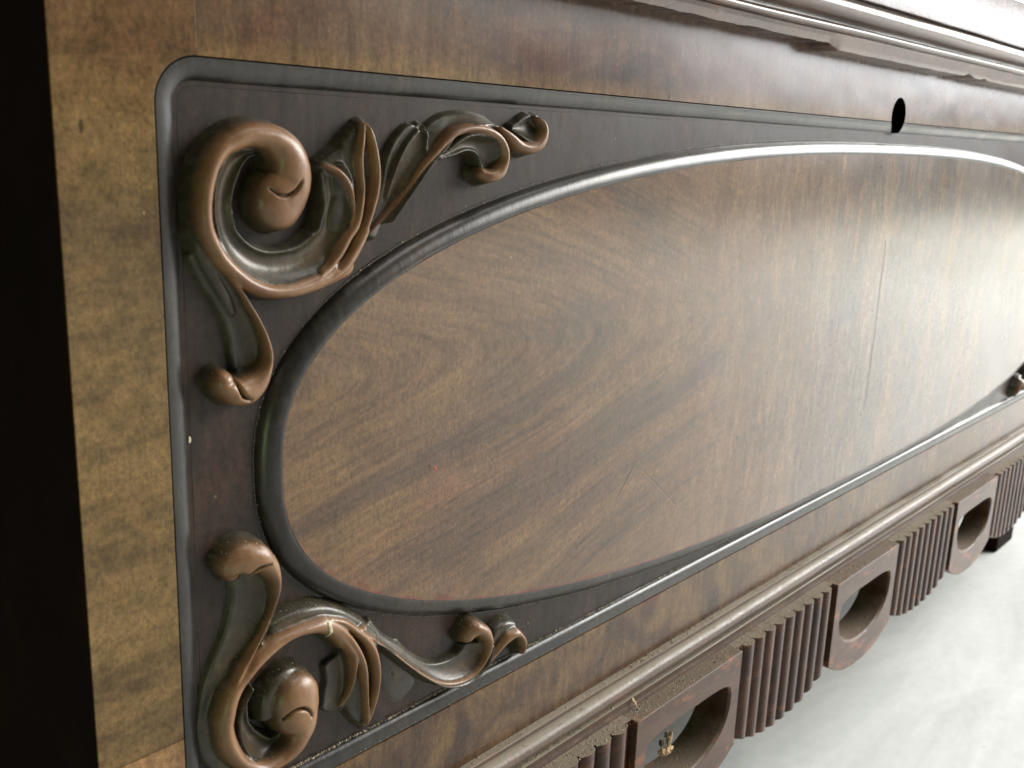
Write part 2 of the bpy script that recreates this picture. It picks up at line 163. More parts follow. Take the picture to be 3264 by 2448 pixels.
def veneer(name, style):
    n = NT(name); X, Y, Z = n.sep()
    hor = n.mapping((0.42, 1, 3.6), (0, -0.12, 0)); ver = n.mapping((3.6, 1, 0.75), (0, 0.08, 0)); iso = n.mapping((1, 1, 1))
    fib_v = n.mapping((16, 1, 3.5)); fib_h = n.mapping((4, 1, 16), (0, -0.12, 0))
    pal = dict(och=(.205, .120, .045), mid=(.150, .082, .038), red=(.120, .045, .024), dk=(.050, .034, .024), gry=(.085, .065, .050))
    blot = n.noise(iso, 1.7, 5, .55, .6)
    if style == 'oval':
        f = step01(n, n.math('ADD', X, n.math('MULTIPLY', n.math('SUBTRACT', n.noise(iso, 2.6, 4), .5), 1.1)), 1.35, 2.1)
        dz0 = n.math('ADD', Z, .30)
        uu = n.math('ADD', X, n.math('MULTIPLY', n.math('SQRT', n.math('ADD', n.math('MULTIPLY', dz0, dz0), .0016)), 3.6))
        uu = n.math('ADD', uu, n.math('MULTIPLY', n.math('SUBTRACT', n.noise(iso, 1.3, 1.5, .4), .5), .62))
        cb = n.n.new("ShaderNodeCombineXYZ"); n.l.new(n.math('MULTIPLY', uu, 2.6), cb.inputs[0]); n.l.new(n.math('MULTIPLY', dz0, .9), cb.inputs[2])
        cf = n.n.new("ShaderNodeCombineXYZ"); n.l.new(n.math('MULTIPLY', uu, 13.0), cf.inputs[0]); n.l.new(n.math('MULTIPLY', X, 4.0), cf.inputs[1]); n.l.new(n.math('MULTIPLY', dz0, 2.0), cf.inputs[2])
        gh = n.noise(cb.outputs[0], 1.25, 5, .62, .15); gv = n.noise(ver, 2.1, 5, .58, .6)
        g = n.mix(f, gh, gv)
        fh = n.noise(cf.outputs[0], 2.2, 5, .72); fv = n.noise(fib_v, 3.0, 4, .7); fib = n.mix(f, fh, fv)
    elif style == 'stile':
        diag = n.mapping((.50, 1, 3.6), (0, -0.50, 0)); g = n.noise(diag, 2.0, 6, .60, .5)
        fib = n.noise(n.mapping((9, 1, 9)), 3.5, 4, .7)
    elif style == 'rail_top':
        g = n.noise(n.mapping((1.2, 1, 2.2), (0, .5, 0)), 2.2, 6, .6, 1.1); fib = n.noise(fib_v, 3, 4, .7)
    else:
        g = n.noise(n.mapping((3.0, 1, 3.0), (0, -.35, 0)), 2.4, 6, .65, .8); fib = n.noise(fib_v, 3, 4, .7)
    if style == 'stile':
        col = n.ramp(g, [(.30, (.056, .032, .016)), (.41, (.098, .059, .025)), (.50, (.142, .087, .034)), (.64, (.172, .108, .042)), (.8, (.125, .074, .030))])
        spots = n.math('MULTIPLY', n.ramp(n.noise(n.mapping((3, 1, 4)), 7.5, 3, .6), [(.55, 0.0), (.68, 1.0)]), n.ramp(g, [(.35, 1.0), (.55, .12)]))
        col = n.mix(n.math('MULTIPLY', spots, .45), col, (.065, .022, .012))
        topred = n.math('MULTIPLY', step01(n, n.math('ADD', Z, n.math('MULTIPLY', blot, .16)), .06, .22), .60)
        col = n.mix(topred, col, (.085, .038, .020))
    elif style == 'oval':
        col = n.ramp(g, [(.18, (.066, .040, .026)), (.36, (.100, .056, .030)), (.50, (.130, .073, .035)), (.68, (.155, .089, .042)), (.84, (.132, .064, .033))])
        redm = n.ramp(n.noise(n.mapping((1.3, 1, 1.6)), 1.6, 4, .55, .5), [(.50, 0.0), (.66, 1.0)])
        col = n.mix(n.math('MULTIPLY', redm, .35), col, (.125, .052, .032))
        sm = n.ramp(n.noise(n.mapping((1.4, 1, 2.6), (0, -.3, 0), (2, 0, 5)), 2.0, 5, .6, .8), [(.54, 0.0), (.68, 1.0)])
        col = n.mix(n.math('MULTIPLY', sm, .45), col, (.060, .044, .035))
        # grey mixed in from the middle of the oval rightwards, with worn ochre streaks
        gm = step01(n, n.math('ADD', X, n.math('MULTIPLY', n.math('SUBTRACT', gv, .5), 1.6)), 1.75, 2.5)
        col = n.mix(n.math('MULTIPLY', gm, .62), col, (.100, .090, .078))
        st = n.ramp(gv, [(.54, 0.0), (.61, 1.0)])
        col = n.mix(n.math('MULTIPLY', n.math('MULTIPLY', st, step01(n, X, 1.5, 2.1)), .40), col, (.220, .130, .060))
        wr = n.ramp(n.noise(n.mapping((3.2, 1, 1.3), (0, .1, 0), (4, 0, 1)), 5.5, 6, .75), [(.53, 0.0), (.57, 1.0)])
        wr = n.math('MULTIPLY', n.math('MULTIPLY', wr, n.ramp(n.noise(iso, 2.4, 3, .5), [(.42, 0.0), (.58, 1.0)])), step01(n, X, 1.3, 1.9))
        col = n.mix(n.math('MULTIPLY', wr, .40), col, (.235, .135, .062))
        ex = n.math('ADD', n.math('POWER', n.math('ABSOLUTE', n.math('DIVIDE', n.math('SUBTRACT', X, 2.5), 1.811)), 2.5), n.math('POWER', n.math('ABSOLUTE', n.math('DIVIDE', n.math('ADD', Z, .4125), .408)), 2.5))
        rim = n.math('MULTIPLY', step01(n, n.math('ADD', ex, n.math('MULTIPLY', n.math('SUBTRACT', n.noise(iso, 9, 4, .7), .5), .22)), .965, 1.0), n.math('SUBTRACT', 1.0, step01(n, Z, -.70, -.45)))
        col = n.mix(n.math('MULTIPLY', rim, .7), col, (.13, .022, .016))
        # dark smoky heart of the flame figure
        dx = n.math('SUBTRACT', X, 1.22); dz = n.math('ADD', Z, .50)
        rr = n.math('ADD', n.math('ADD', n.math('MULTIPLY', n.math('MULTIPLY', dx, dx), 4.5), n.math('MULTIPLY', n.math('MULTIPLY', dz, dz), 30.0)), n.math('MULTIPLY', n.math('SUBTRACT', gh, .5), 5.5))
        hk = n.math('SUBTRACT', 1.0, step01(n, rr, .1, 1.3))
        col = n.mix(n.math('MULTIPLY', hk, .55), col, (.062, .042, .032))
    elif style == 'rail_top':
        col = n.ramp(g, [(.30, (.034, .021, .018)), (.42, (.066, .036, .026)), (.52, (.100, .056, .035)), (.62, (.080, .036, .025)), (.75, (.122, .070, .036))])
        lft = n.math('SUBTRACT', 1.0, step01(n, n.math('ADD', X, n.math('MULTIPLY', n.math('SUBTRACT', blot, .5), 1.6)), .55, 1.25))
        col = n.mix(n.math('MULTIPLY', lft, .55), col, (.135, .078, .032))
        edge = n.math('SUBTRACT', 1.0, step01(n, n.math('ADD', Z, n.math('MULTIPLY', n.math('SUBTRACT', blot, .5), .06)), .072, .115))
        col = n.mix(n.math('MULTIPLY', edge, .65), col, (.185, .112, .045))
    else:
        col = n.ramp(g, [(.28, (.040, .025, .018)), (.40, (.068, .039, .024)), (.50, (.105, .061, .030)), (.60, (.138, .082, .036)), (.72, (.095, .044, .024))])
        edge = n.math('SUBTRACT', 1.0, step01(n, n.math('ADD', Z, .874), -.030, -.002))
        e2 = n.math('SUBTRACT', 1.0, edge)
        col = n.mix(n.math('MULTIPLY', n.math('MULTIPLY', e2, n.ramp(n.noise(iso, 5.5, 4, .65), [(.52, 0.0), (.60, 1.0)])), .55), col, (.110, .026, .016))
        light = n.math('SUBTRACT', 1.0, step01(n, X, .545, .57))
        col = n.mix(n.math('MULTIPLY', light, .75), col, (.30, .165, .070))
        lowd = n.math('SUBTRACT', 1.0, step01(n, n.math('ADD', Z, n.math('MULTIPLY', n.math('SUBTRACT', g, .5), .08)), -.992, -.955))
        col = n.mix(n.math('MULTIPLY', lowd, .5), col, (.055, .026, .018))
    fc = n.ramp(fib, [(.28, .50), (.5, 1.0), (.72, 1.42)])
    col = n.mix(.85, col, n.mix(1.0, col, fc, 'MULTIPLY'))
    grain = n.noise(n.mapping((1.5, 1, 1)), 120, 4, .85)
    col = n.mix(.85, col, n.mix(1.0, col, n.ramp(grain, [(.30, .45), (.5, 1.0), (.70, 1.60)]), 'MULTIPLY'))
    fleck = n.noise(n.mapping((2.6, 1, 1.0)) if style != 'stile' else n.mapping((1, 1, 1.6), (0, -.5, 0)), 34, 4, .75)
    col = n.mix(.4, col, n.mix(1.0, col, n.ramp(fleck, [(.34, .62), (.5, 1.0), (.68, 1.30)]), 'MULTIPLY'))
    mo = n.noise(n.mapping((1.2, 1, 3.0), (0, -.12, 0)) if style != 'stile' else n.mapping((.7, 1, 4.2), (0, -.5, 0)), 5.0, 6, .75, .5)
    col = n.mix(.30 if style in ('oval', 'stile') else .42, col, n.mix(1.0, col, n.ramp(mo, [(.32, .55), (.5, 1.0), (.68, 1.35)]), 'MULTIPLY'))
    pits = n.math('SUBTRACT', 1.0, step01(n, n.voronoi(n.mapping((1.9, 1, .70)), 13.0), .045, .085))
    pm = n.ramp(n.noise(n.mapping((1, 1, 1)), 3.1, 3, .6), [(.44, 0.0), (.54, 1.0)])
    pits = n.math('MULTIPLY', pits, pm)
    if style in ('oval',): pits = n.math('MULTIPLY', pits, step01(n, X, 1.5, 2.1))
    col = n.mix(n.math('MULTIPLY', pits, .85), col, (.020, .012, .008))
    specks = n.math('SUBTRACT', 1.0, step01(n, n.voronoi(n.mapping((1.7, 1, .9), loc=(3, 0, 7)), 11.0), .014, .030))
    col = n.mix(n.math('MULTIPLY', specks, .7), col, (.38, .30, .18))
    if style == 'oval':
        # drying crack and two long scratches
        def crack(x0, z0, x1, z1, w, wob=.006):
            dx, dz = x1 - x0, z1 - z0; L = math.hypot(dx, dz); dx /= L; dz /= L
            ax = n.math('SUBTRACT', X, x0); az = n.math('SUBTRACT', Z, z0)
            t = n.math('ADD', n.math('MULTIPLY', ax, dx), n.math('MULTIPLY', az, dz))
            d = n.math('ABSOLUTE', n.math('ADD', n.math('SUBTRACT', n.math('MULTIPLY', ax, dz), n.math('MULTIPLY', az, dx)), n.math('MULTIPLY', n.math('SUBTRACT', n.noise(iso, 14, 2), .5), wob)))
            inside = n.math('MULTIPLY', step01(n, t, 0, .02), n.math('SUBTRACT', 1.0, step01(n, t, L - .05, L)))
            return n.math('MULTIPLY', n.math('SUBTRACT', 1.0, step01(n, d, w * .4, w)), inside)
        ck = n.math('MAXIMUM', n.math('MAXIMUM', crack(2.475, -.20, 2.47, -.66, .0050, .009), crack(3.39, -.05, 3.385, -.12, .006, .004)), n.math('MULTIPLY', crack(1.455, -.560, 1.385, -.640, .0016, .002), .7))
        ck = n.math('MAXIMUM', ck, n.math('MULTIPLY', crack(1.47, -.58, 1.62, -.70, .0016, .002), .5))
        col = n.mix(ck, col, (.020, .012, .008)); hgt = n.math('SUBTRACT', 0.0, ck)
    wav = n.noise(n.mapping((1.4, 1, 2.0)), 2.4, 2, .5)
    nb = n.bump(wav, .30, .0022)
    nb = n.bump(fib, .10, .0004, nb)
    if style == 'oval': nb = n.bump(hgt, .5, .0006, nb)
    rg = n.ramp(blot, [(.3, .30), (.7, .22)])
    return n.done(col, rg, nb, .30 if style == 'oval' else .08, .16, .36 if style == 'oval' else .26)

def ebony(name, base=(.023, .0148, .0112), rough=.36, spec=.24):
    n = NT(name); v = n.mapping((1, 1, 1))
    a = n.noise(v, 6, 5, .6); b = n.noise(n.mapping((14, 1, 4)), 4, 4, .7)
    col = n.ramp(a, [(.3, tuple(c * .65 for c in base)), (.5, base), (.72, (base[0] * 1.9, base[1] * 1.45, base[2] * 1.25))])
    col = n.mix(.8, col, n.mix(1.0, col, n.ramp(b, [(.3, .45), (.7, 1.7)]), 'MULTIPLY'))
    col = n.mix(.8, col, n.mix(1.0, col, n.ramp(n.noise(v, 120, 4, .85), [(.3, .5), (.7, 1.6)]), 'MULTIPLY'))
    sp = n.math('SUBTRACT', 1.0, step01(n, n.voronoi(n.mapping((1.5, 1, 1), loc=(1, 0, 2)), 16.0), .02, .045))
    col = n.mix(n.math('MULTIPLY', sp, .5), col, (.20, .17, .09))
    nb = n.bump(b, .16, .0005); nb = n.bump(n.noise(v, 9, 3), .18, .0014, nb)
    if 'bead' in name: nb = n.bump(n.noise(n.mapping((26, 3, 3)), 3.0, 3, .6), .13, .0006, nb)
    return n.done(col, n.ramp(a, [(.3, rough + .07), (.7, rough - .04)]), nb, .04, .25, spec)

def carving_mat():
    n = NT("carved_wood"); v = n.mapping((1, 1, 1))
    k = n.n.new("ShaderNodeAttribute"); k.attribute_name = "ridge_tone"
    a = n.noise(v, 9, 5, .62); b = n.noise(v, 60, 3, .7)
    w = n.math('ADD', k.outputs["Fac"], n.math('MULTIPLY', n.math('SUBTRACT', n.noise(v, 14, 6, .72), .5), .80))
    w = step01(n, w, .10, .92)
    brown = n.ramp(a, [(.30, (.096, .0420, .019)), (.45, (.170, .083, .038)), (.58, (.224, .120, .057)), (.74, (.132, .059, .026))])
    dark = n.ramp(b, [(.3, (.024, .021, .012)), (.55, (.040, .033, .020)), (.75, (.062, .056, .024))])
    col = n.mix(w, dark, brown)  # brown towards the stroke crests, dark in gutters, walls and grooves
    col = n.mix(.4, col, n.mix(1.0, col, n.ramp(b, [(.3, .7), (.7, 1.3)]), 'MULTIPLY'))
    nb = n.bump(n.noise(v, 14, 4, .6), .40, .0014); nb = n.bump(n.noise(n.mapping((3, 2, 12)), 5, 4, .65), .22, .0006, nb); nb = n.bump(b, .12, .0003, nb)
    return n.done(col, n.ramp(a, [(.3, .44), (.7, .34)]), nb, .10, .2, .42)

def brown_wood(name, dk, md, lt, rough=.45, red=.4, vertical=True, dust=0.0):
    n = NT(name); v = n.mapping((5, 2, 1.2) if vertical else (1.0, 5, 5))
    a = n.noise(v, 4, 5, .65, .4); p = n.noise(n.mapping((1, 1, 1)), 7, 5, .65)
    col = n.ramp(a, [(.3, dk), (.5, md), (.72, lt)])
    col = n.mix(n.math('MULTIPLY', n.ramp(n.noise(n.mapping((3, 3, 6)), 3.4, 5, .7), [(.54, 0.0), (.62, 1.0)]), red), col, (.200, .070, .030))
    col = n.mix(.45, col, n.mix(1.0, col, n.ramp(n.noise(n.mapping((1, 1, 1)), 120, 2, .7), [(.3, .7), (.7, 1.3)]), 'MULTIPLY'))
    if dust > 0:
        g = n.n.new("ShaderNodeNewGeometry"); s = n.n.new("ShaderNodeSeparateXYZ"); n.l.new(g.outputs["True Normal"], s.inputs[0])
        up = step01(n, n.math('ADD', s.outputs[2], n.math('MULTIPLY', n.math('SUBTRACT', n.noise(n.mapping((1, 1, 1)), 40, 4, .7), .5), .8)), .35, .95)
        col = n.mix(n.math('MULTIPLY', up, dust), col, (.225, .192, .140))
        rough = n.math('ADD', rough, n.math('MULTIPLY', up, .4))
    nb = n.bump(a, .14, .0006); nb = n.bump(p, .12, .0014, nb)
    if 'mould' in name: nb = n.bump(n.noise(n.mapping((24, 2, 2)), 3.0, 4, .65), .16, .0007, nb); nb = n.bump(n.noise(n.mapping((1, 1, 1)), 45, 4, .75), .35, .0006, nb)
    return n.done(col, rough, nb, .12 if 'mould' in name else 0, .25, .42 if 'mould' in name else .08 if name == 'side_wood' else .30)

def floor_mat():
    n = NT("pale_floor"); v = n.mapping((1, 1, 1))
    a = n.noise(n.mapping((.55, 1.6, 1), (0, 0, .5)), 1.6, 6, .6, 1.2); b = n.noise(v, 24, 4, .7)
    col = n.ramp(a, [(.30, (.52, .54, .53)), (.46, (.62, .64, .63)), (.58, (.69, .71, .70)), (.8, (.66, .67, .645))])
    vein = n.ramp(n.noise(n.mapping((.8, 2.2, 1), (0, 0, .35)), 1.5, 5, .6, 1.6), [(.465, 0.0), (.492, 1.0), (.52, 0.0)])
    col = n.mix(n.math('MULTIPLY', vein, .10), col, (.42, .42, .38))
    col = n.mix(.35, col, n.mix(1.0, col, n.ramp(b, [(.3, .84), (.7, 1.1)]), 'MULTIPLY'))
    sp = n.math('SUBTRACT', 1.0, step01(n, n.voronoi(v, 6.5), .012, .035))
    col = n.mix(n.math('MULTIPLY', sp, .5), col, (.22, .21, .17))
    nb = n.bump(b, .08, .0006); return n.done(col, .5, nb, 0, .2, .4)

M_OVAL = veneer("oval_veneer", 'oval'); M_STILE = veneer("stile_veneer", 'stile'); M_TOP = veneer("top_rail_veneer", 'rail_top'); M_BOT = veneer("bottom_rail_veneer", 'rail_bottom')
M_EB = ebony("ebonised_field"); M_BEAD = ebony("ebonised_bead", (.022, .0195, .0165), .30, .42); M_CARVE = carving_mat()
M_APRON = brown_wood("apron_wood", (.038, .018, .011), (.068, .034, .021), (.098, .055, .036), .34, .95, False, .4)
M_REED = brown_wood("reed_wood", (.018, .0055, .003), (.046, .0160, .0085), (.105, .040, .020), .27, .35, True, .75)
M_MOULD = brown_wood("moulding_wood", (.055, .034, .026), (.090, .060, .048), (.120, .084, .066), .33, .25, False, .75)
M_TOPM = brown_wood("top_moulding_wood", (.045, .022, .014), (.080, .040, .026), (.120, .066, .042), .32, .3, False, 0)
M_SIDE = brown_wood("side_wood", (.007, .0035, .0025), (.010, .0045, .003), (.016, .007, .004), .9, .0, True, 0)
M_FLOOR = floor_mat()
M_HOLE = NT('hole_shade').done((.0025, .0018, .0014), .95, spec=.02)  # near-black lining: shade inside the bore is put into the colour
def plain(name, col, rough=.8):
    n = NT(name); c = n.noise(n.mapping((1, 1, 1)), 70, 3, .7)
    return n.done(n.ramp(c, [(.3, tuple(a * .55 for a in col)), (.7, tuple(min(1, a * 1.35) for a in col))]), rough, n.bump(c, .3, .0005))
M_DUST = plain("dust_grains", (.38, .32, .22)); M_HUSK = plain("husk_straw", (.33, .225, .115), .75); M_DRIP = plain("dried_drip", (.55, .52, .33), .5); M_DARK = plain("husk_dark", (.05, .04, .03), .6)

# ---------------------------------------------------------------- ground
gm = mesh("floor", [(-30, -30, FLOOR), (40, -30, FLOOR), (40, 30, FLOOR), (-30, 30, FLOOR)], [(0, 1, 2, 3)])
tag(link("floor", gm, M_FLOOR, None, False), kind="structure")

# ---------------------------------------------------------------- the cabinet
XL, XR, XC = .439, 4.561, 2.50
GX, GT, GB, CR = .545, .0745, -.874, .052       # sunk panel: left edge, top, bottom, corner radius
ZB, ZT = -.997, .232
cab = bpy.data.objects.new("cabinet", None); C.objects.link(cab); cab.empty_display_size = .1
tag(cab, "long dark antique cabinet front with oval veneer panel, carved scrolls and a scalloped reeded apron", "cabinet")

def rrect(x0, x1, z0, z1, r, n=14, step=.03):
    pts = []
    def arc(cx, cz, a0, a1):
        for i in range(n + 1):
            a = a0 + (a1 - a0) * i / n; pts.append((cx + r * math.cos(a), cz + r * math.sin(a), math.cos(a), math.sin(a)))
    def seg(xa, za, xb, zb, nx, nz_):
        L = math.hypot(xb - xa, zb - za); k = max(1, int(L / step))
        for i in range(1, k): t = i / k; pts.append((xa + (xb - xa) * t, za + (zb - za) * t, nx, nz_))
    arc(x0 + r, z1 - r, math.pi, math.pi / 2); seg(x0 + r, z1, x1 - r, z1, 0, 1)
    arc(x1 - r, z1 - r, math.pi / 2, 0); seg(x1, z1 - r, x1, z0 + r, 1, 0)
    arc(x1 - r, z0 + r, 0, -math.pi / 2); seg(x1 - r, z0, x0 + r, z0, 0, -1)
    arc(x0 + r, z0 + r, -math.pi / 2, -math.pi); seg(x0, z0 + r, x0, z1 - r, -1, 0)
    return pts      # point and outward normal

def sweep_closed(name, path, prof, mat, parent, wob=0.0):
    # prof: (inward offset, depth y)
    V, F = [], []; n = len(path); m_ = len(prof)
    for i, (x, z, nx, nz_) in enumerate(path):
        j = wob * nz(x * 7, z * 7, 3.1)
        for d, y in prof: V.append((x - nx * d, y + j, z - nz_ * d))
    for i in range(n):
        a = i * m_; b = ((i + 1) % n) * m_
        for k in range(m_ - 1): F.append((a + k, b + k, b + k + 1, a + k + 1))
    me = mesh(name, V, F); fix(me); sharp(me, 42)
    return link(name, me, mat, parent)

def arcpts(c, r, a0, a1, n):
    return [(c[0] + r[0] * math.cos(math.radians(a0 + (a1 - a0) * i / n)), c[1] + r[1] * math.sin(math.radians(a0 + (a1 - a0) * i / n))) for i in range(n + 1)]

inner = rrect(GX, 2 * XC - GX, GB, GT, CR)

def plate(name, outer, mat, parent, y0=0.0, th=.05, bev=.0007):
    """flat board from a polygon in x,z, front at y0"""
    bm = bmesh.new(); vs = [bm.verts.new(W(x, y0, z)) for x, z in outer]; f = bm.faces.new(vs)
    r = bmesh.ops.extrude_face_region(bm, geom=[f]); bmesh.ops.translate(bm, vec=(0, th * UM, 0), verts=[g for g in r["geom"] if isinstance(g, bmesh.types.BMVert)])
    bmesh.ops.recalc_face_normals(bm, faces=bm.faces); me = bpy.data.meshes.new(name); bm.to_mesh(me); bm.free()
    o = link(name, me, mat, parent, False)
    if bev: bevel(o, bev)
    return o
ZJ = -.722      # joint between stile and bottom rail at the left
XJ = GX + CR    # joint between stile and top rail
arcTL = [(GX + CR + CR * math.cos(a), GT - CR + CR * math.sin(a)) for a in [math.pi - math.pi / 2 * i / 16 for i in range(17)]]
arcBL = [(GX + CR + CR * math.cos(a), GB + CR + CR * math.sin(a)) for a in [math.pi + math.pi / 2 * i / 12 for i in range(13)]]
GAP = .0
stile = plate("stile", [(XL, ZT), (XJ - GAP, ZT), (XJ - GAP, GT)] + arcTL[::-1][1:] + [(GX, ZJ), (XL, ZJ)], M_STILE, cab)
stile["label"] = "olive-brown burl veneer stile on the left end"
mx = lambda P: [(2 * XC - x, z) for x, z in P][::-1]
plate("stile", mx([(XL, ZT), (XJ - GAP, ZT), (XJ - GAP, GT)] + arcTL[::-1][1:] + [(GX, ZJ), (XL, ZJ)]), M_STILE, cab)

def subdiv_plate(name, cols, mat):
    """rail built in columns of quads so that it stays flat and can be cut; cols = [(x, zlow, zhigh)]"""
    V, F = [], []
    for x, a, b in cols: V += [(x, 0, a), (x, 0, b), (x, .05, a), (x, .05, b)]
    for i in range(len(cols) - 1):
        a = 4 * i; b = a + 4
        F += [(a, b, b + 1, a + 1), (a + 2, a + 3, b + 3, b + 2), (a, a + 2, b + 2, b), (a + 1, b + 1, b + 3, a + 3)]
    F += [(0, 1, 3, 2), (4 * len(cols) - 4, 4 * len(cols) - 2, 4 * len(cols) - 1, 4 * len(cols) - 3)]
    me = mesh(name, V, F); fix(me); return me
tr = subdiv_plate("top_rail", [(XJ + GAP, GT, ZT)] + [(x, GT, ZT) for x in np.linspace(.7, 4.3, 37)] + [(2 * XC - XJ - GAP, GT, ZT)], M_TOP)
top_rail = link("top_rail", tr, M_TOP, cab, False)
# bottom rail: runs the whole width under the stiles, with the rounded lower corners cut in
zj = ZJ - .001
bl = [(XL, zj), (GX, zj)] + arcBL + mx(arcBL) + [(2 * XC - GX, zj), (XR, zj), (XR, ZB), (XL, ZB)]
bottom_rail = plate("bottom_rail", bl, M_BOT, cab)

# beaded border of the sunk panel
bead_prof = [(-.0008, .0012), (.0001, .0060), (.0010, .0050), (.0016, .0012)] + [(.0020 + .0236 * math.sin(math.radians(a)), .0114 - .0108 * math.cos(math.radians(a))) for a in range(0, 86, 7)] + [(.0264, .0110), (.0274, .0126), (.0300, .0126), (.0310, .0100), (.0320, .0120)]
fb = sweep_closed("frame_bead", inner, bead_prof, M_BEAD, cab, .0006)

# sunk field
fx0, fx1, fz0, fz1 = GX + .02, 2 * XC - GX - .02, GB + .02, GT - .02
NXF, NZF = 240, 50
V = []; F = []
for j in range(NZF + 1):
    for i in range(NXF + 1):
        x = fx0 + (fx1 - fx0) * i / NXF; z = fz0 + (fz1 - fz0) * j / NZF
        V.append((x, .0105 + .0009 * nz(x * 5, z * 5, 9) , z))
for j in range(NZF):
    for i in range(NXF): a = j * (NXF + 1) + i; F.append((a, a + 1, a + NXF + 2, a + NXF + 1))
link("sunk_field", mesh("sunk_field", V, F), M_EB, cab)

# oval bead and veneered oval
OA, OB, OZ, ON = 1.8110, .4080, -.4125, 2.50
def oval(t, off=0.0):
    c, s = math.cos(t), math.sin(t)
    x = OA * math.copysign(abs(c) ** (2 / ON), c); z = OB * math.copysign(abs(s) ** (2 / ON), s)
    gx = abs(x / OA) ** (ON - 1) / OA * (1 if x >= 0 else -1); gz = abs(z / OB) ** (ON - 1) / OB * (1 if z >= 0 else -1)
    L = math.hypot(gx, gz); return (XC + x, OZ + z, gx / L, gz / L)
def oval_path(n):
    # resample evenly by length
    raw = [oval(2 * math.pi * i / 6000 + 1e-4) for i in range(6000)]
    P = np.array(raw); d = np.hypot(*(np.roll(P[:, :2], -1, 0) - P[:, :2]).T); s = np.concatenate([[0], np.cumsum(d)])
    t = np.linspace(0, s[-1], n, endpoint=False); idx = np.clip(np.searchsorted(s, t, side='right') - 1, 0, 5999)
    return [tuple(P[i]) for i in idx]
OP = oval_path(520)
ring_prof = [(-.0330, .014), (-.0315, .0098), (-.0300, .0098), (-.0285, .0125)] + [(-.0015 - .0262 * math.sin(math.radians(a)), .0108 - .0190 * math.cos(math.radians(a))) for a in range(88, -1, -8)] + [(-.0002, -.0078), (.0006, -.0050)]
sweep_closed("oval_bead", OP, ring_prof, M_BEAD, cab, .0012)
V = []; F = []; NR = 14
for (x, z, nx, nz_) in OP:
    for k in range(NR + 1):
        t = 1 - (k / NR) ** 1.0; px = XC + (x - XC) * t; pz = OZ + (z - OZ) * t
        V.append((px, .0005 - .0085 - .0060 * (1 - t * t) + .0012 * nz(px * 2.2, pz * 2.2, 4), pz))
n_ = len(OP)
for i in range(n_):
    a = i * (NR + 1); b = ((i + 1) % n_) * (NR + 1)
    for k in range(NR):
        F.append((a + k, b + k, b + k + 1, a + k + 1))
me = mesh("oval_panel", V, F); bm = bmesh.new(); bm.from_mesh(me); bmesh.ops.remove_doubles(bm, verts=bm.verts, dist=1e-6); bmesh.ops.recalc_face_normals(bm, faces=bm.faces); bm.to_mesh(me); bm.free()
link("oval_panel", me, M_OVAL, cab)

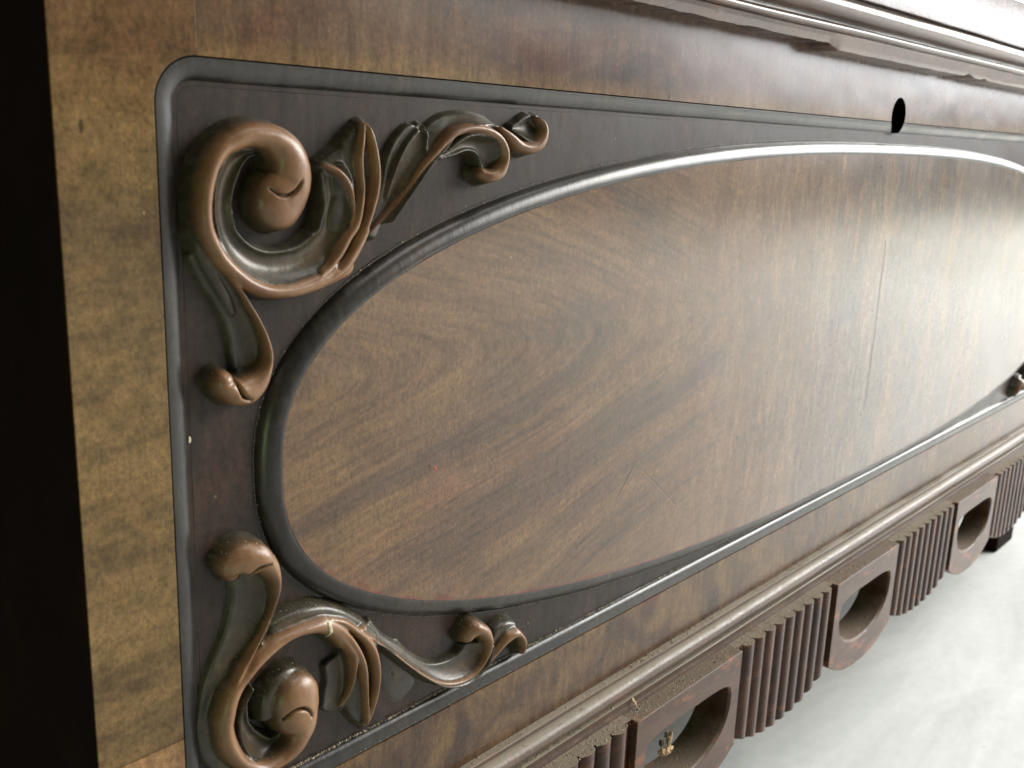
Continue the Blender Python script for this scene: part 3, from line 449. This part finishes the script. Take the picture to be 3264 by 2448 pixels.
# ---------------------------------------------------------------- carved scrolls (height over the sunk field)
def catmull(P, sub):
    P = np.array(P, float); n = len(P); out = []
    for i in range(n - 1):
        p0 = P[max(i - 1, 0)]; p1 = P[i]; p2 = P[i + 1]; p3 = P[min(i + 2, n - 1)]
        for k in range(sub):
            t = k / sub; out.append(.5 * ((2 * p1) + (-p0 + p2) * t + (2 * p0 - 5 * p1 + 4 * p2 - p3) * t * t + (-p0 + 3 * p1 - 3 * p2 + p3) * t ** 3))
    out.append(P[-1]); return np.array(out)
def smax(a, b, k):
    h = np.clip(.5 + .5 * (a - b) / k, 0, 1); return b * (1 - h) + a * h + k * h * (1 - h)
STEP = .0015
def carve(strokes):
    A = np.array([q[:4] for s in strokes for q in s[2]])
    x0 = min(A[:, 0].min(), A[:, 2].min()) - .03; x1 = max(A[:, 0].max(), A[:, 2].max()) + .03
    z0 = min(A[:, 1].min(), A[:, 3].min()) - .03; z1 = max(A[:, 1].max(), A[:, 3].max()) + .03
    nx, nzz = int((x1 - x0) / STEP), int((z1 - z0) / STEP)
    xs = x0 + np.arange(nx) * STEP; zs = z0 + np.arange(nzz) * STEP
    H = np.full((nzz, nx), -.004); Wn = np.zeros((nzz, nx))
    for kind, par, pts in strokes:
        S = catmull(pts, 9); Lp, Rp, hh = S[:, 0:2], S[:, 2:4], S[:, 4]
        c = (Lp + Rp) / 2; hv = (Lp - Rp) / 2; w = np.maximum(np.hypot(*hv.T), .0012)
        tg = np.gradient(c, axis=0); tg /= np.maximum(np.hypot(*tg.T), 1e-9)[:, None]; nrm = np.stack([tg[:, 1], -tg[:, 0]], 1)
        sg = np.sign((nrm * hv).sum(1)); sg = np.where(np.median(sg) >= 0, 1.0, -1.0)
        mg = .02; i0 = max(0, int((min(Lp[:, 0].min(), Rp[:, 0].min()) - mg - x0) / STEP)); i1 = min(nx, int((max(Lp[:, 0].max(), Rp[:, 0].max()) + mg - x0) / STEP) + 1)
        j0 = max(0, int((min(Lp[:, 1].min(), Rp[:, 1].min()) - mg - z0) / STEP)); j1 = min(nzz, int((max(Lp[:, 1].max(), Rp[:, 1].max()) + mg - z0) / STEP) + 1)
        gx, gz = np.meshgrid(xs[i0:i1], zs[j0:j1]); Q = np.stack([gx.ravel(), gz.ravel()], 1)
        best = np.full(len(Q), 1e9); bi = np.zeros(len(Q), int)
        for k in range(len(c)):
            d = (Q[:, 0] - c[k, 0]) ** 2 + (Q[:, 1] - c[k, 1]) ** 2
            d = d if kind in 'bp' else d - .35 * w[k] ** 2
            m_ = d < best; best[m_] = d[m_]; bi[m_] = k
        dx = Q - c[bi]; lon = (dx * tg[bi]).sum(1); lat = (dx * nrm[bi]).sum(1) * sg
        seg = np.hypot(*(c[np.minimum(bi + 1, len(c) - 1)] - c[np.maximum(bi - 1, 0)]).T) / 2 + 1e-6
        f = np.clip(lon / seg, -1, 1); kk = np.clip(bi + f, 0, len(c) - 1)
        wi = np.interp(kk, np.arange(len(c)), w); hi = np.interp(kk, np.arange(len(c)), hh)
        endx = np.where((bi == 0) & (lon < 0), -lon, 0) + np.where((bi == len(c) - 1) & (lon > 0), lon, 0)
        s = lat / wi; e = endx / (np.minimum(wi, .006) if kind in 'bp' else wi); r = np.sqrt(s * s + e * e)
        if kind == 'r':
            he = .50; core = he + (1 - he) * np.sqrt(np.clip(1 - r * r, 0, 1)); dout = np.maximum(r - 1, 0) * wi
            v = hi * np.where(r < 1, core, he * (1 - dout / .0048)); tone = np.clip((1.22 - r) / .55, 0, 1) * par
        elif kind == 'b':
            hL, hR, dip = par; t = np.clip((1 - s) / 2, 0, 1); dout = np.maximum(r - 1, 0) * wi
            v = hL + (hR - hL) * t - dip * 4 * t * (1 - t) + .0025 * np.exp(-((t - 1) / .10) ** 2)
            v = np.where(dout > 0, v * (1 - dout / .0052), v); tone = .30 * np.clip(1.2 - r, 0, 1)
        elif kind == 'p':
            dout = np.maximum(r - 1, 0) * wi; v = hi * (.72 + .28 * np.sqrt(np.clip(1 - r * r, 0, 1))); v = np.where(dout > 0, v * (1 - dout / .0060), v); tone = .26 * np.clip(1.3 - r, 0, 1)
        v = v.reshape(gx.shape) if kind != 'g' else None
        sub = H[j0:j1, i0:i1]; ws = Wn[j0:j1, i0:i1]
        if kind == 'g':
            g = np.exp(-(r ** 2) * 1.6).reshape(gx.shape); dep = hi.reshape(gx.shape) * g
            sub -= np.where(sub > .004, dep, 0); ws *= (1 - np.clip(g * 1.2, 0, 1))
        else:
            v = np.maximum(v, -.004); tone = tone.reshape(gx.shape)
            up = np.clip((v - sub) / .0030 + .5, 0, 1); ws[:] = ws * (1 - up) + tone * up
            sub[:] = smax(sub, v, .0022)
    for _ in range(1):
        P = np.pad(H, 1, mode='edge'); H = (P[:-2, 1:-1] + P[2:, 1:-1] + P[1:-1, :-2] + P[1:-1, 2:] + 2 * H) / 6
    return xs, zs, H, Wn
def scroll_mesh(name, strokes):
    xs, zs, H, Wn = carve(strokes); nzz, nx = H.shape
    keep = H > -.0015; P = np.pad(keep, 1); k2 = P[1:-1, 1:-1] | P[:-2, 1:-1] | P[2:, 1:-1] | P[1:-1, :-2] | P[1:-1, 2:]
    cell = k2[:-1, :-1] & k2[1:, :-1] & k2[:-1, 1:] & k2[1:, 1:]
    idx = -np.ones((nzz, nx), int); jj, ii = np.nonzero(cell); used = np.zeros((nzz, nx), bool)
    for a, b in ((0, 0), (0, 1), (1, 0), (1, 1)): used[jj + a, ii + b] = True
    idx[used] = np.arange(used.sum()); uj, ui = np.nonzero(used)
    co = np.stack([xs[ui] * UM, (.0105 - H[used]) * UM, (zs[uj] - FLOOR) * UM], 1)
    fc = np.stack([idx[jj, ii], idx[jj, ii + 1], idx[jj + 1, ii + 1], idx[jj + 1, ii]], 1)
    me = bpy.data.meshes.new(name); me.vertices.add(len(co)); me.vertices.foreach_set("co", co.ravel())
    me.loops.add(fc.size); me.loops.foreach_set("vertex_index", fc.ravel().astype(np.int32))
    me.polygons.add(len(fc)); me.polygons.foreach_set("loop_start", (np.arange(len(fc)) * 4).astype(np.int32)); me.polygons.foreach_set("loop_total", np.full(len(fc), 4, np.int32))
    me.update(calc_edges=True); at = me.attributes.new("ridge_tone", 'FLOAT', 'POINT'); at.data.foreach_set("value", Wn[used].astype(np.float32)); me.validate()
    return me, (xs, zs, H)
mt, gt = scroll_mesh("carved_scroll_top", TOP_SCROLL); mb, gb = scroll_mesh("carved_scroll_bottom", BOTTOM_SCROLL)
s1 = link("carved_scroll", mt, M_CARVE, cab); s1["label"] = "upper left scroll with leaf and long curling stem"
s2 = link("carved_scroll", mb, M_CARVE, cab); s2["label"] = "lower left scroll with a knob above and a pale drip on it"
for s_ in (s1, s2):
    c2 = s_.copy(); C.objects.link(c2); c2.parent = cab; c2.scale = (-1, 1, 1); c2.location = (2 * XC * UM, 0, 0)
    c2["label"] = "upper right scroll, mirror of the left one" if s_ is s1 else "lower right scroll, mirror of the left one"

# pale dried drip on the lower scroll
def blob_tube(name, pts, mat, parent, seg=8):
    V = []; F = []
    for i, (x, y, z, r) in enumerate(pts):
        for k in range(seg):
            a = 2 * math.pi * k / seg; V.append((x + r * math.cos(a), y + r * .7 * math.sin(a), z))
        if i: 
            for k in range(seg): F.append(((i - 1) * seg + k, (i - 1) * seg + (k + 1) % seg, i * seg + (k + 1) % seg, i * seg + k))
    F.append(tuple(range(seg))); F.append(tuple(range((len(pts) - 1) * seg, len(pts) * seg)))
    me = mesh(name, V, F); fix(me); return link(name, me, mat, parent)

# ---------------------------------------------------------------- straight mouldings
def straight(name, prof, x0, x1, mat, parent, wob=.0012, n=170, chip=None):
    V, F = [], []; m_ = len(prof)
    for i in range(n + 1):
        x = x0 + (x1 - x0) * i / n
        for k, (y, z) in enumerate(prof):
            dz = wob * nz(x * 3.1, k * .15, 1.7); dy = wob * nz(x * 2.7, k * .15, 8.2)
            if chip: cy, cz = chip(x, k); dy += cy; dz += cz
            V.append((x, y + dy, z + dz))
    for i in range(n):
        a = i * m_; b = a + m_
        for k in range(m_ - 1): F.append((a + k, b + k, b + k + 1, a + k + 1))
    F.append(tuple(range(m_))); F.append(tuple(range(n * m_, (n + 1) * m_)))
    me = mesh(name, V, F); fix(me); sharp(me, 30); return link(name, me, mat, parent)
BX0, BX1 = .40, 4.60
base_prof = [(.03, -.9972), (.0, -.9972), (-.0135, -.9972), (-.0150, -.9980), (-.0150, -1.0025), (-.0125, -1.0038), (-.0105, -1.0050)]
base_prof += arcpts((-.015, -1.0222), (.0180, .0178), 100, 262, 14)
base_prof += [(-.0150, -1.0405), (-.0160, -1.0418), (-.0300, -1.0420), (-.0318, -1.0430), (-.0320, -1.0455), (-.0312, -1.0500), (-.0318, -1.0560), (-.0335, -1.0600), (-.0340, -1.0640), (.03, -1.0640)]
straight("base_moulding", base_prof, BX0, BX1, M_MOULD, cab)
def chipf(x, k):
    # splintered lower lip: the left part has lost its lower strip
    if k > 5: return (0, 0)
    lost = 1.0 if x < 1.98 else max(0.0, 1 - (x - 1.98) / .045)
    r = abs(nz(x * 9, 2.2)) * .006 + abs(nz(x * 31, 5.2)) * .004 + abs(nz(x * 95, 7.2)) * .0025 + (.0022 if nz(x * 14, 1.1) > .18 else 0)
    nick = .010 * math.exp(-((x - 2.80) / .03) ** 2) + .006 * math.exp(-((x - 2.92) / .02) ** 2) + .005 * math.exp(-((x - 1.55) / .05) ** 2)
    lift = lost * (.013 + r) + (1 - lost) * (r * .35 + nick)
    return (.004 * lost, lift * (1 - k / 6.0))
top_prof = [(.03, .2030), (-.0200, .2030), (-.0235, .2040), (-.0250, .2070), (-.0262, .2160), (-.0275, .2260), (-.0290, .2350), (-.0275, .2385)]
top_prof += arcpts((-.0300, .2465), (.0085, .0075), 260, 95, 8) + [(-.0265, .2560), (-.0260, .2620)]
top_prof += arcpts((-.0380, .2830), (.0215, .0185), 250, 100, 12) + [(-.0340, .3025), (-.0345, .3055), (-.0500, .3060), (-.0530, .3080)]
top_prof += [(-.0540, .3200), (-.0545, .3400), (-.0555, .3600), (-.0572, .3800), (-.0600, .4000), (-.0625, .4120), (-.0650, .4140), (-.0650, .4180), (-.0600, .4190), (-.0600, .5200), (.03, .5200)]
top_prof = [((y - .025) if y < 0 else y, z * ((1 + y - .025) / (1 + y) if y < 0 else .972)) for y, z in top_prof]
straight("top_moulding", top_prof, BX0, BX1, M_TOPM, cab, .0014, 900, chipf)

# ---------------------------------------------------------------- apron of reeds and ring blocks
YF, YV, YBK, ZS = -.071, -.0562, .006, -1.0640
PER, BHW, GHW = .871, .197, .2385
def zb_block(t): return -1.350 + .055 * abs(t) ** 2.4
def zb_reed(t): return -1.337 + .052 * abs(t) ** 2.4
apron = None
me = mesh("apron", [(XL, YV + .003, ZS - .0002), (XR, YV + .003, ZS - .0002), (XR, .02, ZS - .0002), (XL, .02, ZS - .0002), (XL, YV + .003, ZS - .010), (XR, YV + .003, ZS - .010), (XR, .02, ZS - .010), (XL, .02, ZS - .010)],
          [(0, 1, 2, 3), (4, 7, 6, 5), (0, 4, 5, 1), (2, 6, 7, 3), (1, 5, 6, 2), (0, 3, 7, 4)]); fix(me)
apron = link("apron", me, M_MOULD, cab, False)

def ring_block_mesh():
    NA = 72; Fo, Fi = [], []
    hz = -1.168; hw = .163
    for k in range(NA):
        a = 2 * math.pi * (k + .5) / NA; c, s = math.cos(a), math.sin(a)
        if s >= 0: n = 4.2; px = hw * math.copysign(abs(c) ** (2 / n), c); pz = hz + .047 * abs(s) ** (2 / n)
        else: n = 2.15; px = hw * math.copysign(abs(c) ** (2 / n), c); pz = hz - .110 * abs(s) ** (2 / n)
        Fi.append((px, pz))
        # matching point on the outer outline, cast from the hole centre
        dx, dz = px, pz - hz; best = None
        t = 1.0
        for _ in range(4000):
            t += .004; x = dx * t; z = hz + dz * t
            if abs(x) >= BHW or z >= ZS + .0: break
            if z <= zb_block(x / BHW): break
        x = max(-BHW, min(BHW, x)); z = min(ZS, max(z, zb_block(x / BHW))); Fo.append([x, z])
    # snap the two upper corners and the two lower corners
    for cx, cz in ((BHW, ZS), (-BHW, ZS), (BHW, zb_block(1)), (-BHW, zb_block(1))):
        k = min(range(NA), key=lambda i: (Fo[i][0] - cx) ** 2 + (Fo[i][1] - cz) ** 2); Fo[k] = [cx, cz]
    V, F = [], []
    lip = [(x * .975, hz + (z - hz) * .95) for x, z in Fi]
    rings = [(Fo, YBK), (Fo, YF), (Fi, YF), (lip, YF + .0050), (lip, YBK)]
    for R_, y in rings: V += [(x, y, z) for x, z in R_]
    # tiny rounding of the inner front edge
    for r in range(5):
        a = r * NA; b = ((r + 1) % 5) * NA
        for k in range(NA): F.append((a + k, a + (k + 1) % NA, b + (k + 1) % NA, b + k))
    me = mesh("ring_block", V, F); fix(me); return me
rb_me = ring_block_mesh(); sharp(rb_me, 28)
P9 = .0485
def reed_mesh(x0, t0, t1):
    """one half-round reed, bottom cut to the scallop"""
    V, F = [], []; n = 9; zs_n = 8
    for k in range(n + 1):
        u = -1 + 2 * k / n; x = x0 + u * (P9 / 2 - .0008); y = YV - (YV - YF) * (1 - u * u) ** .52
        t = t0 + (t1 - t0) * k / n; zb = zb_reed(t)
        for j in range(zs_n + 1):
            q = j / zs_n; z = ZS + (zb + .004 - ZS) * q; V.append((x, y, z))
        V.append((x, y * .5 + YV * .5, zb)); V.append((x, YV + .001, zb)); V.append((x, YV + .001, ZS))
    m_ = zs_n + 4
    for k in range(n):
        a = k * m_; b = a + m_
        for j in range(m_): F.append((a + j, b + j, b + (j + 1) % m_, a + (j + 1) % m_))
    F.append(tuple(range(m_))); F.append(tuple(range(n * m_, (n + 1) * m_)))
    me = mesh("reed", V, F); fix(me); sharp(me, 40); return me
reed_meshes = [reed_mesh(-P9 * 4 + P9 * i, (-P9 * 4.5 + P9 * i) / GHW, (-P9 * 3.5 + P9 * i) / GHW) for i in range(9)]
V, F = [], []; NB = 30
for k in range(NB + 1):
    u = -1 + 2 * k / NB; x = u * (GHW - .0006)
    for y, z in ((YV, ZS), (YV, zb_reed(u)), (YBK, zb_reed(u)), (YBK, ZS)): V.append((x, y, z))
for k in range(NB):
    a = 4 * k; b = a + 4
    for j in range(4): F.append((a + j, b + j, b + (j + 1) % 4, a + (j + 1) % 4))
F += [(0, 1, 2, 3), (4 * NB, 4 * NB + 3, 4 * NB + 2, 4 * NB + 1)]
rbm = mesh("reed_board", V, F); fix(rbm); sharp(rbm, 30)
def put(name, me, mat, x, bev=None, rz=0):
    o = link(name, me, mat, apron, False); o.location = (x * UM, 0, 0)
    if bev: bevel(o, bev)
    return o
for me_ in reed_meshes + [rb_me, rbm]: me_.polygons.foreach_set("use_smooth", [True] * len(me_.polygons)); sharp(me_, 32)
# broken reed tops near the front end are modelled by sinking a few reeds a little
for b in range(-2, 3):
    put("ring_block", rb_me, M_APRON, XC + PER * b, .0014)
    if b == 2: continue
for g in range(-3, 3):
    xc = XC + PER * (g + .5)
    if xc < XL + .2 or xc > XR - .2: continue
    put("reed_board", rbm, M_REED, xc)
    for i, rm in enumerate(reed_meshes):
        o = put("reed", rm, M_REED, xc); o.location.x += random.uniform(-.0004, .0004) * UM; o.location.z = -random.random() * .0006 * UM

# ---------------------------------------------------------------- carcase behind the front
def box(name, x0, x1, y0, y1, z0, z1, mat, parent, bev=None):
    V = [(x, y, z) for z in (z0, z1) for y in (y0, y1) for x in (x0, x1)]
    me = mesh(name, V, [(0, 2, 3, 1), (4, 5, 7, 6), (0, 1, 5, 4), (2, 6, 7, 3), (1, 3, 7, 5), (0, 4, 6, 2)]); fix(me)
    o = link(name, me, mat, parent, False)
    if bev: bevel(o, bev)
    return o
box("side_panel", XL - .003, XL + .06, .002, 1.9, -1.0635, .48, M_SIDE, cab, .003)
box("side_panel", XR - .06, XR + .003, .052, 1.9, -1.0635, .48, M_SIDE, cab, .003)
box("top_board", XL - .003, XR + .003, .052, 1.9, .4802, .5195, M_SIDE, cab)
box("bottom_board", XL + .062, XR - .062, .055, 1.88, -1.062, -1.03, M_SIDE, cab)
box("back_panel", XL + .062, XR - .062, 1.70, 1.75, -1.028, .5, M_SIDE, cab)
def foot(x0, x1):
    o = box("foot", x0, x1, .085, .20, FLOOR, -1.0655, M_SIDE, cab, .01); return o
foot(4.31, 4.53); foot(.46, .80)

# bore the round lock hole through the rail, the bead and the field
hx, hz_ = 2.493, .0895
bm = bmesh.new(); r_ = bmesh.ops.create_cone(bm, cap_ends=True, segments=48, radius1=.0425 * UM, radius2=.0425 * UM, depth=.2 * UM)
bmesh.ops.rotate(bm, verts=bm.verts, matrix=Matrix.Rotation(math.pi / 2, 3, 'X')); bmesh.ops.translate(bm, vec=W(hx, .01, hz_), verts=bm.verts)
cm = bpy.data.meshes.new("cutter"); bm.to_mesh(cm); bm.free(); cut = bpy.data.objects.new("cutter", cm); C.objects.link(cut)
def bore(o, solid=True):
    md = o.modifiers.new("bore", 'BOOLEAN'); md.operation = 'DIFFERENCE'; md.object = cut; md.solver = 'EXACT' if solid else 'FAST'
    bpy.context.view_layer.update(); dg = bpy.context.evaluated_depsgraph_get(); me = bpy.data.meshes.new_from_object(o.evaluated_get(dg))
    o.modifiers.remove(md); o.data = me
bore(top_rail); 
def bore_sheet(o):
    bm = bmesh.new(); bm.from_mesh(o.data); c = Vector(W(hx, 0, hz_)); R_ = .0425 * UM
    near = [f for f in bm.faces if (f.calc_center_median() - c).xz.length < R_ * 3]
    for _ in range(3):
        ed = list({e for f in near for e in f.edges}); r2 = bmesh.ops.subdivide_edges(bm, edges=ed, cuts=1, use_grid_fill=True)
        near = [f for f in bm.faces if (f.calc_center_median() - c).xz.length < R_ * 1.8]
    dl = [f for f in bm.faces if (f.calc_center_median() - c).xz.length < R_]
    bmesh.ops.delete(bm, geom=dl, context='FACES'); bm.to_mesh(o.data); bm.free()
bore_sheet(fb); 
for o in list(cab.children):
    if o.name.startswith("sunk_field"): bore_sheet(o)
bpy.data.objects.remove(cut)
V = []; F = []
for k in range(48):
    a = 2 * math.pi * k / 48
    for y in (.0008, .16): V.append((hx + .0418 * math.cos(a), y, hz_ + .0418 * math.sin(a)))
for k in range(48): a = 2 * k; b = 2 * ((k + 1) % 48); F.append((a, b, b + 1, a + 1))
hm = mesh("lock_hole", V, F); fix(hm); lh = link("lock_hole", hm, M_HOLE, cab); lh["label"] = "round lock hole through the top rail, lined black for its inner shade"

# ---------------------------------------------------------------- dust lying on ledges and carving
def grains(name, pts, mat):
    V = np.zeros((len(pts) * 5, 3)); F = []
    for i, (x, y, z, r) in enumerate(pts):
        a = random.random() * 6.28; q = r * random.uniform(.6, 1.5); ca, sa = math.cos(a), math.sin(a)
        b = 5 * i
        V[b] = (x + q * ca, y + q * sa, z); V[b + 1] = (x - q * sa * .7, y + q * ca * .7, z); V[b + 2] = (x - q * ca, y - q * sa, z + r * .2); V[b + 3] = (x + q * sa * .7, y - q * ca * .7, z)
        V[b + 4] = (x, y, z + r * random.uniform(.5, 1.3))
        F += [(b, b + 1, b + 4), (b + 1, b + 2, b + 4), (b + 2, b + 3, b + 4), (b + 3, b, b + 4)]
    me = mesh(name, V.tolist(), F); o = link(name, me, mat, None, False); return o
G = []
def ledge(n, x0, x1, y0, y1, z, rmin=.0005, rmax=.0015, clump=.45):
    c = 0
    while c < n:
        x = x0 + (x1 - x0) * random.random() ** 1.5
        if nz(x * 6, z * 31, 2) + .5 < clump * random.random() * 1.3: c += .3; continue
        G.append((x, random.uniform(y0, y1), z, random.uniform(rmin, rmax) * (1 if random.random() < .93 else 1.7))); c += 1
ledge(4200, .9, 3.9, -.0135, -.001, -.9972)
ledge(2600, .9, 3.9, -.030, -.0165, -1.0418)
ledge(4500, 1.1, 3.9, -.068, -.035, -1.0640)
ledge(700, 1.0, 3.6, -.028, -.006, -1.0060)
ledge(900, .7, 3.4, .0005, .004, -.8695, .0005, .0014)
ledge(1100, .7, 3.2, .006, .0105, -.8455, .0006, .0017)
def on_scroll(g, n):
    xs, zs, H = g; gz, gx = np.gradient(H, STEP); up = gz < -.8; jj, ii = np.nonzero(up & (H > .004)); 
    for k in np.random.choice(len(jj), n): 
        j, i = jj[k], ii[k]; G.append((xs[i], .0105 - H[j, i] - .0002, zs[j], random.uniform(.0003, .0009)))
on_scroll(gt, 300); on_scroll(gb, 900)
for (x, z, nx, nz_) in oval_path(2600):
    if x < 2.2 and random.random() < .35:
        for q in range(1): G.append((x + nx * (.029 + random.random() * .003), .0085, z + nz_ * (.029 + random.random() * .003), random.uniform(.0005, .0015)))
for b in range(-1, 2):
    for k in range(420):
        u = random.uniform(-.85, .85); x = XC + PER * b + u * .16; z = -1.168 - .1045 * (1 - abs(u) ** 2.15) ** (1 / 2.15)
        G.append((x, random.uniform(YF + .006, YBK - .001), z, random.uniform(.0005, .0016)))
for k in range(150): G.append((random.uniform(.6, 3), .0095, random.uniform(-.84, .03), random.uniform(.0006, .0014)))
d = grains("dust", G, M_DUST); tag(d, "olive-grey dust and grit lying along the ledges, bead and carving", "dust", kind="stuff")

# ---------------------------------------------------------------- small things lying on it
def strand(V, F, pts, r):
    n0 = len(V); s = 4
    for i, p in enumerate(pts):
        rr = r * (1 - .6 * i / len(pts))
        for k in range(s): a = math.pi / 2 * k; V.append((p[0] + rr * math.cos(a), p[1] + rr * .6 * math.sin(a), p[2] + rr * math.sin(a)))
        if i:
            for k in range(s): F.append((n0 + (i - 1) * s + k, n0 + (i - 1) * s + (k + 1) % s, n0 + i * s + (k + 1) % s, n0 + i * s + k))
def crumple(name, pts, mat, parent, seed):
    bm = bmesh.new(); rnd = random.Random(seed)
    for (x, y, z, r, sz) in pts:
        off = Vector((rnd.random() * 9, rnd.random() * 9, rnd.random() * 9))
        k = bmesh.ops.create_icosphere(bm, subdivisions=3, radius=1.0)
        for v in k["verts"]:
            c = v.co.copy(); d = 1 + .75 * noise.noise(c * 1.7 + off) + .35 * noise.noise(c * 4 + off)
            v.co = Vector((c.x * d * r, c.y * d * r * .8, c.z * d * r * sz)) * UM + Vector(W(x, y, z))
    me = bpy.data.meshes.new(name); bm.to_mesh(me); bm.free(); return link(name, me, mat, parent)
hk = bpy.data.objects.new("dried_husk", None); C.objects.link(hk); hk.location = W(1.556, -.060, -1.195); hk.empty_display_size = .005
tag(hk, "crumpled straw-coloured dried husk caught in the nearest ring hole of the apron", "husk")
bpy.context.view_layer.update()
def child(o): 
    o.parent = hk; o.matrix_parent_inverse = hk.matrix_world.inverted(); return o
HX, HY, HZ = 1.5560, -.060, -1.1860
child(crumple("body", [(HX - .012, HY, HZ, .0085, .7), (HX, HY - .002, HZ - .003, .0095, .7), (HX + .012, HY, HZ - .005, .0085, .7), (HX + .022, HY + .002, HZ - .006, .0065, .6)], M_HUSK, None, 4))
child(crumple("dark_shell", [(HX - .006, HY + .006, HZ + .016, .0055, 1.5), (HX + .006, HY + .004, HZ + .030, .0042, 1.3)], M_DARK, None, 5))
V, F = [], []; rnd = random.Random(3)
for i in range(9):
    x = HX + rnd.uniform(-.014, .016); p = [(x, HY, HZ)]; dx, dz = rnd.uniform(-.3, .5), rnd.uniform(.5, 1)
    for k in range(5): x += dx * .007 + rnd.uniform(-.002, .002); p.append((x, HY + rnd.uniform(-.003, .003), p[-1][2] + dz * .010))
    strand(V, F, p, .0009)
strand(V, F, [(HX + .010, HY, HZ + .030), (HX + .014, HY, HZ + .045), (HX + .022, HY, HZ + .060), (HX + .026, HY, HZ + .074)], .0012)
me = mesh("fibres", V, F); child(link("fibres", me, M_HUSK, None))
child(crumple("wing", [(HX + .004, HY - .004, HZ + .022, .0055, 1.9), (HX + .012, HY - .003, HZ + .028, .0042, 2.2)], M_HUSK, None, 8))

V, F = [], []
strand(V, F, [(1.4650, -.0350, -1.0440), (1.4660, -.0375, -1.0480), (1.4675, -.0405, -1.0540), (1.4690, -.0440, -1.0600), (1.4700, -.0470, -1.0625)], .0034)
me = mesh("straw_bit", V, F); so = link("straw_bit", me, M_HUSK, None)
tag(so, "short golden bit of straw lying on the dusty ledge above the nearest ring block", "straw")

# pale dried drip on the lower scroll
xs_, zs_, H_ = gb
def hat(x, z):
    i = int((x - xs_[0]) / STEP); j = int((z - zs_[0]) / STEP); return .0105 - float(H_[j, i])
dp = [(.7440, -.6275, .0008), (.7442, -.6295, .0024), (.7450, -.6340, .0028), (.7462, -.6390, .0026), (.7478, -.6435, .0028), (.7492, -.6475, .0036), (.7505, -.6515, .0050), (.7510, -.6545, .0046), (.7512, -.6568, .0018)]
V = []; F = []; sg = 10
for i, (x, z, r) in enumerate(dp):
    y0 = hat(x, z)
    for k in range(sg):
        a = 2 * math.pi * k / sg; V.append((x + r * math.cos(a), y0 - .0004 + r * .38 * math.sin(a), z))
    if i:
        for k in range(sg): F.append(((i - 1) * sg + k, (i - 1) * sg + (k + 1) % sg, i * sg + (k + 1) % sg, i * sg + k))
F += [tuple(range(sg)), tuple(range((len(dp) - 1) * sg, len(dp) * sg))]
me = mesh("paint_drip", V, F); fix(me); link("paint_drip", me, M_DRIP, s2)

def fleck(x, y, z, rx, rz, nm, mat, par):
    V = [(x + rx * math.cos(k * math.pi / 4) * (1 + .3 * nz(k * 1.7, x * 9)), y, z + rz * math.sin(k * math.pi / 4) * (1 + .3 * nz(k * 2.3, z * 9))) for k in range(8)] + [(x, y - .0012, z)]
    F = [(k, (k + 1) % 8, 8) for k in range(8)]
    me = mesh(nm, V, F); fix(me); return link(nm, me, mat, par)
fleck(.5740, .0085, -.3500, .0016, .0042, "paint_fleck", M_DRIP, cab)
M_RED = plain("red_speck", (.35, .045, .02), .5)
fleck(.9430, -.0152, -.4620, .0022, .0035, "paint_fleck", M_RED, cab)["label"] = "tiny red paint speck on the oval veneer"
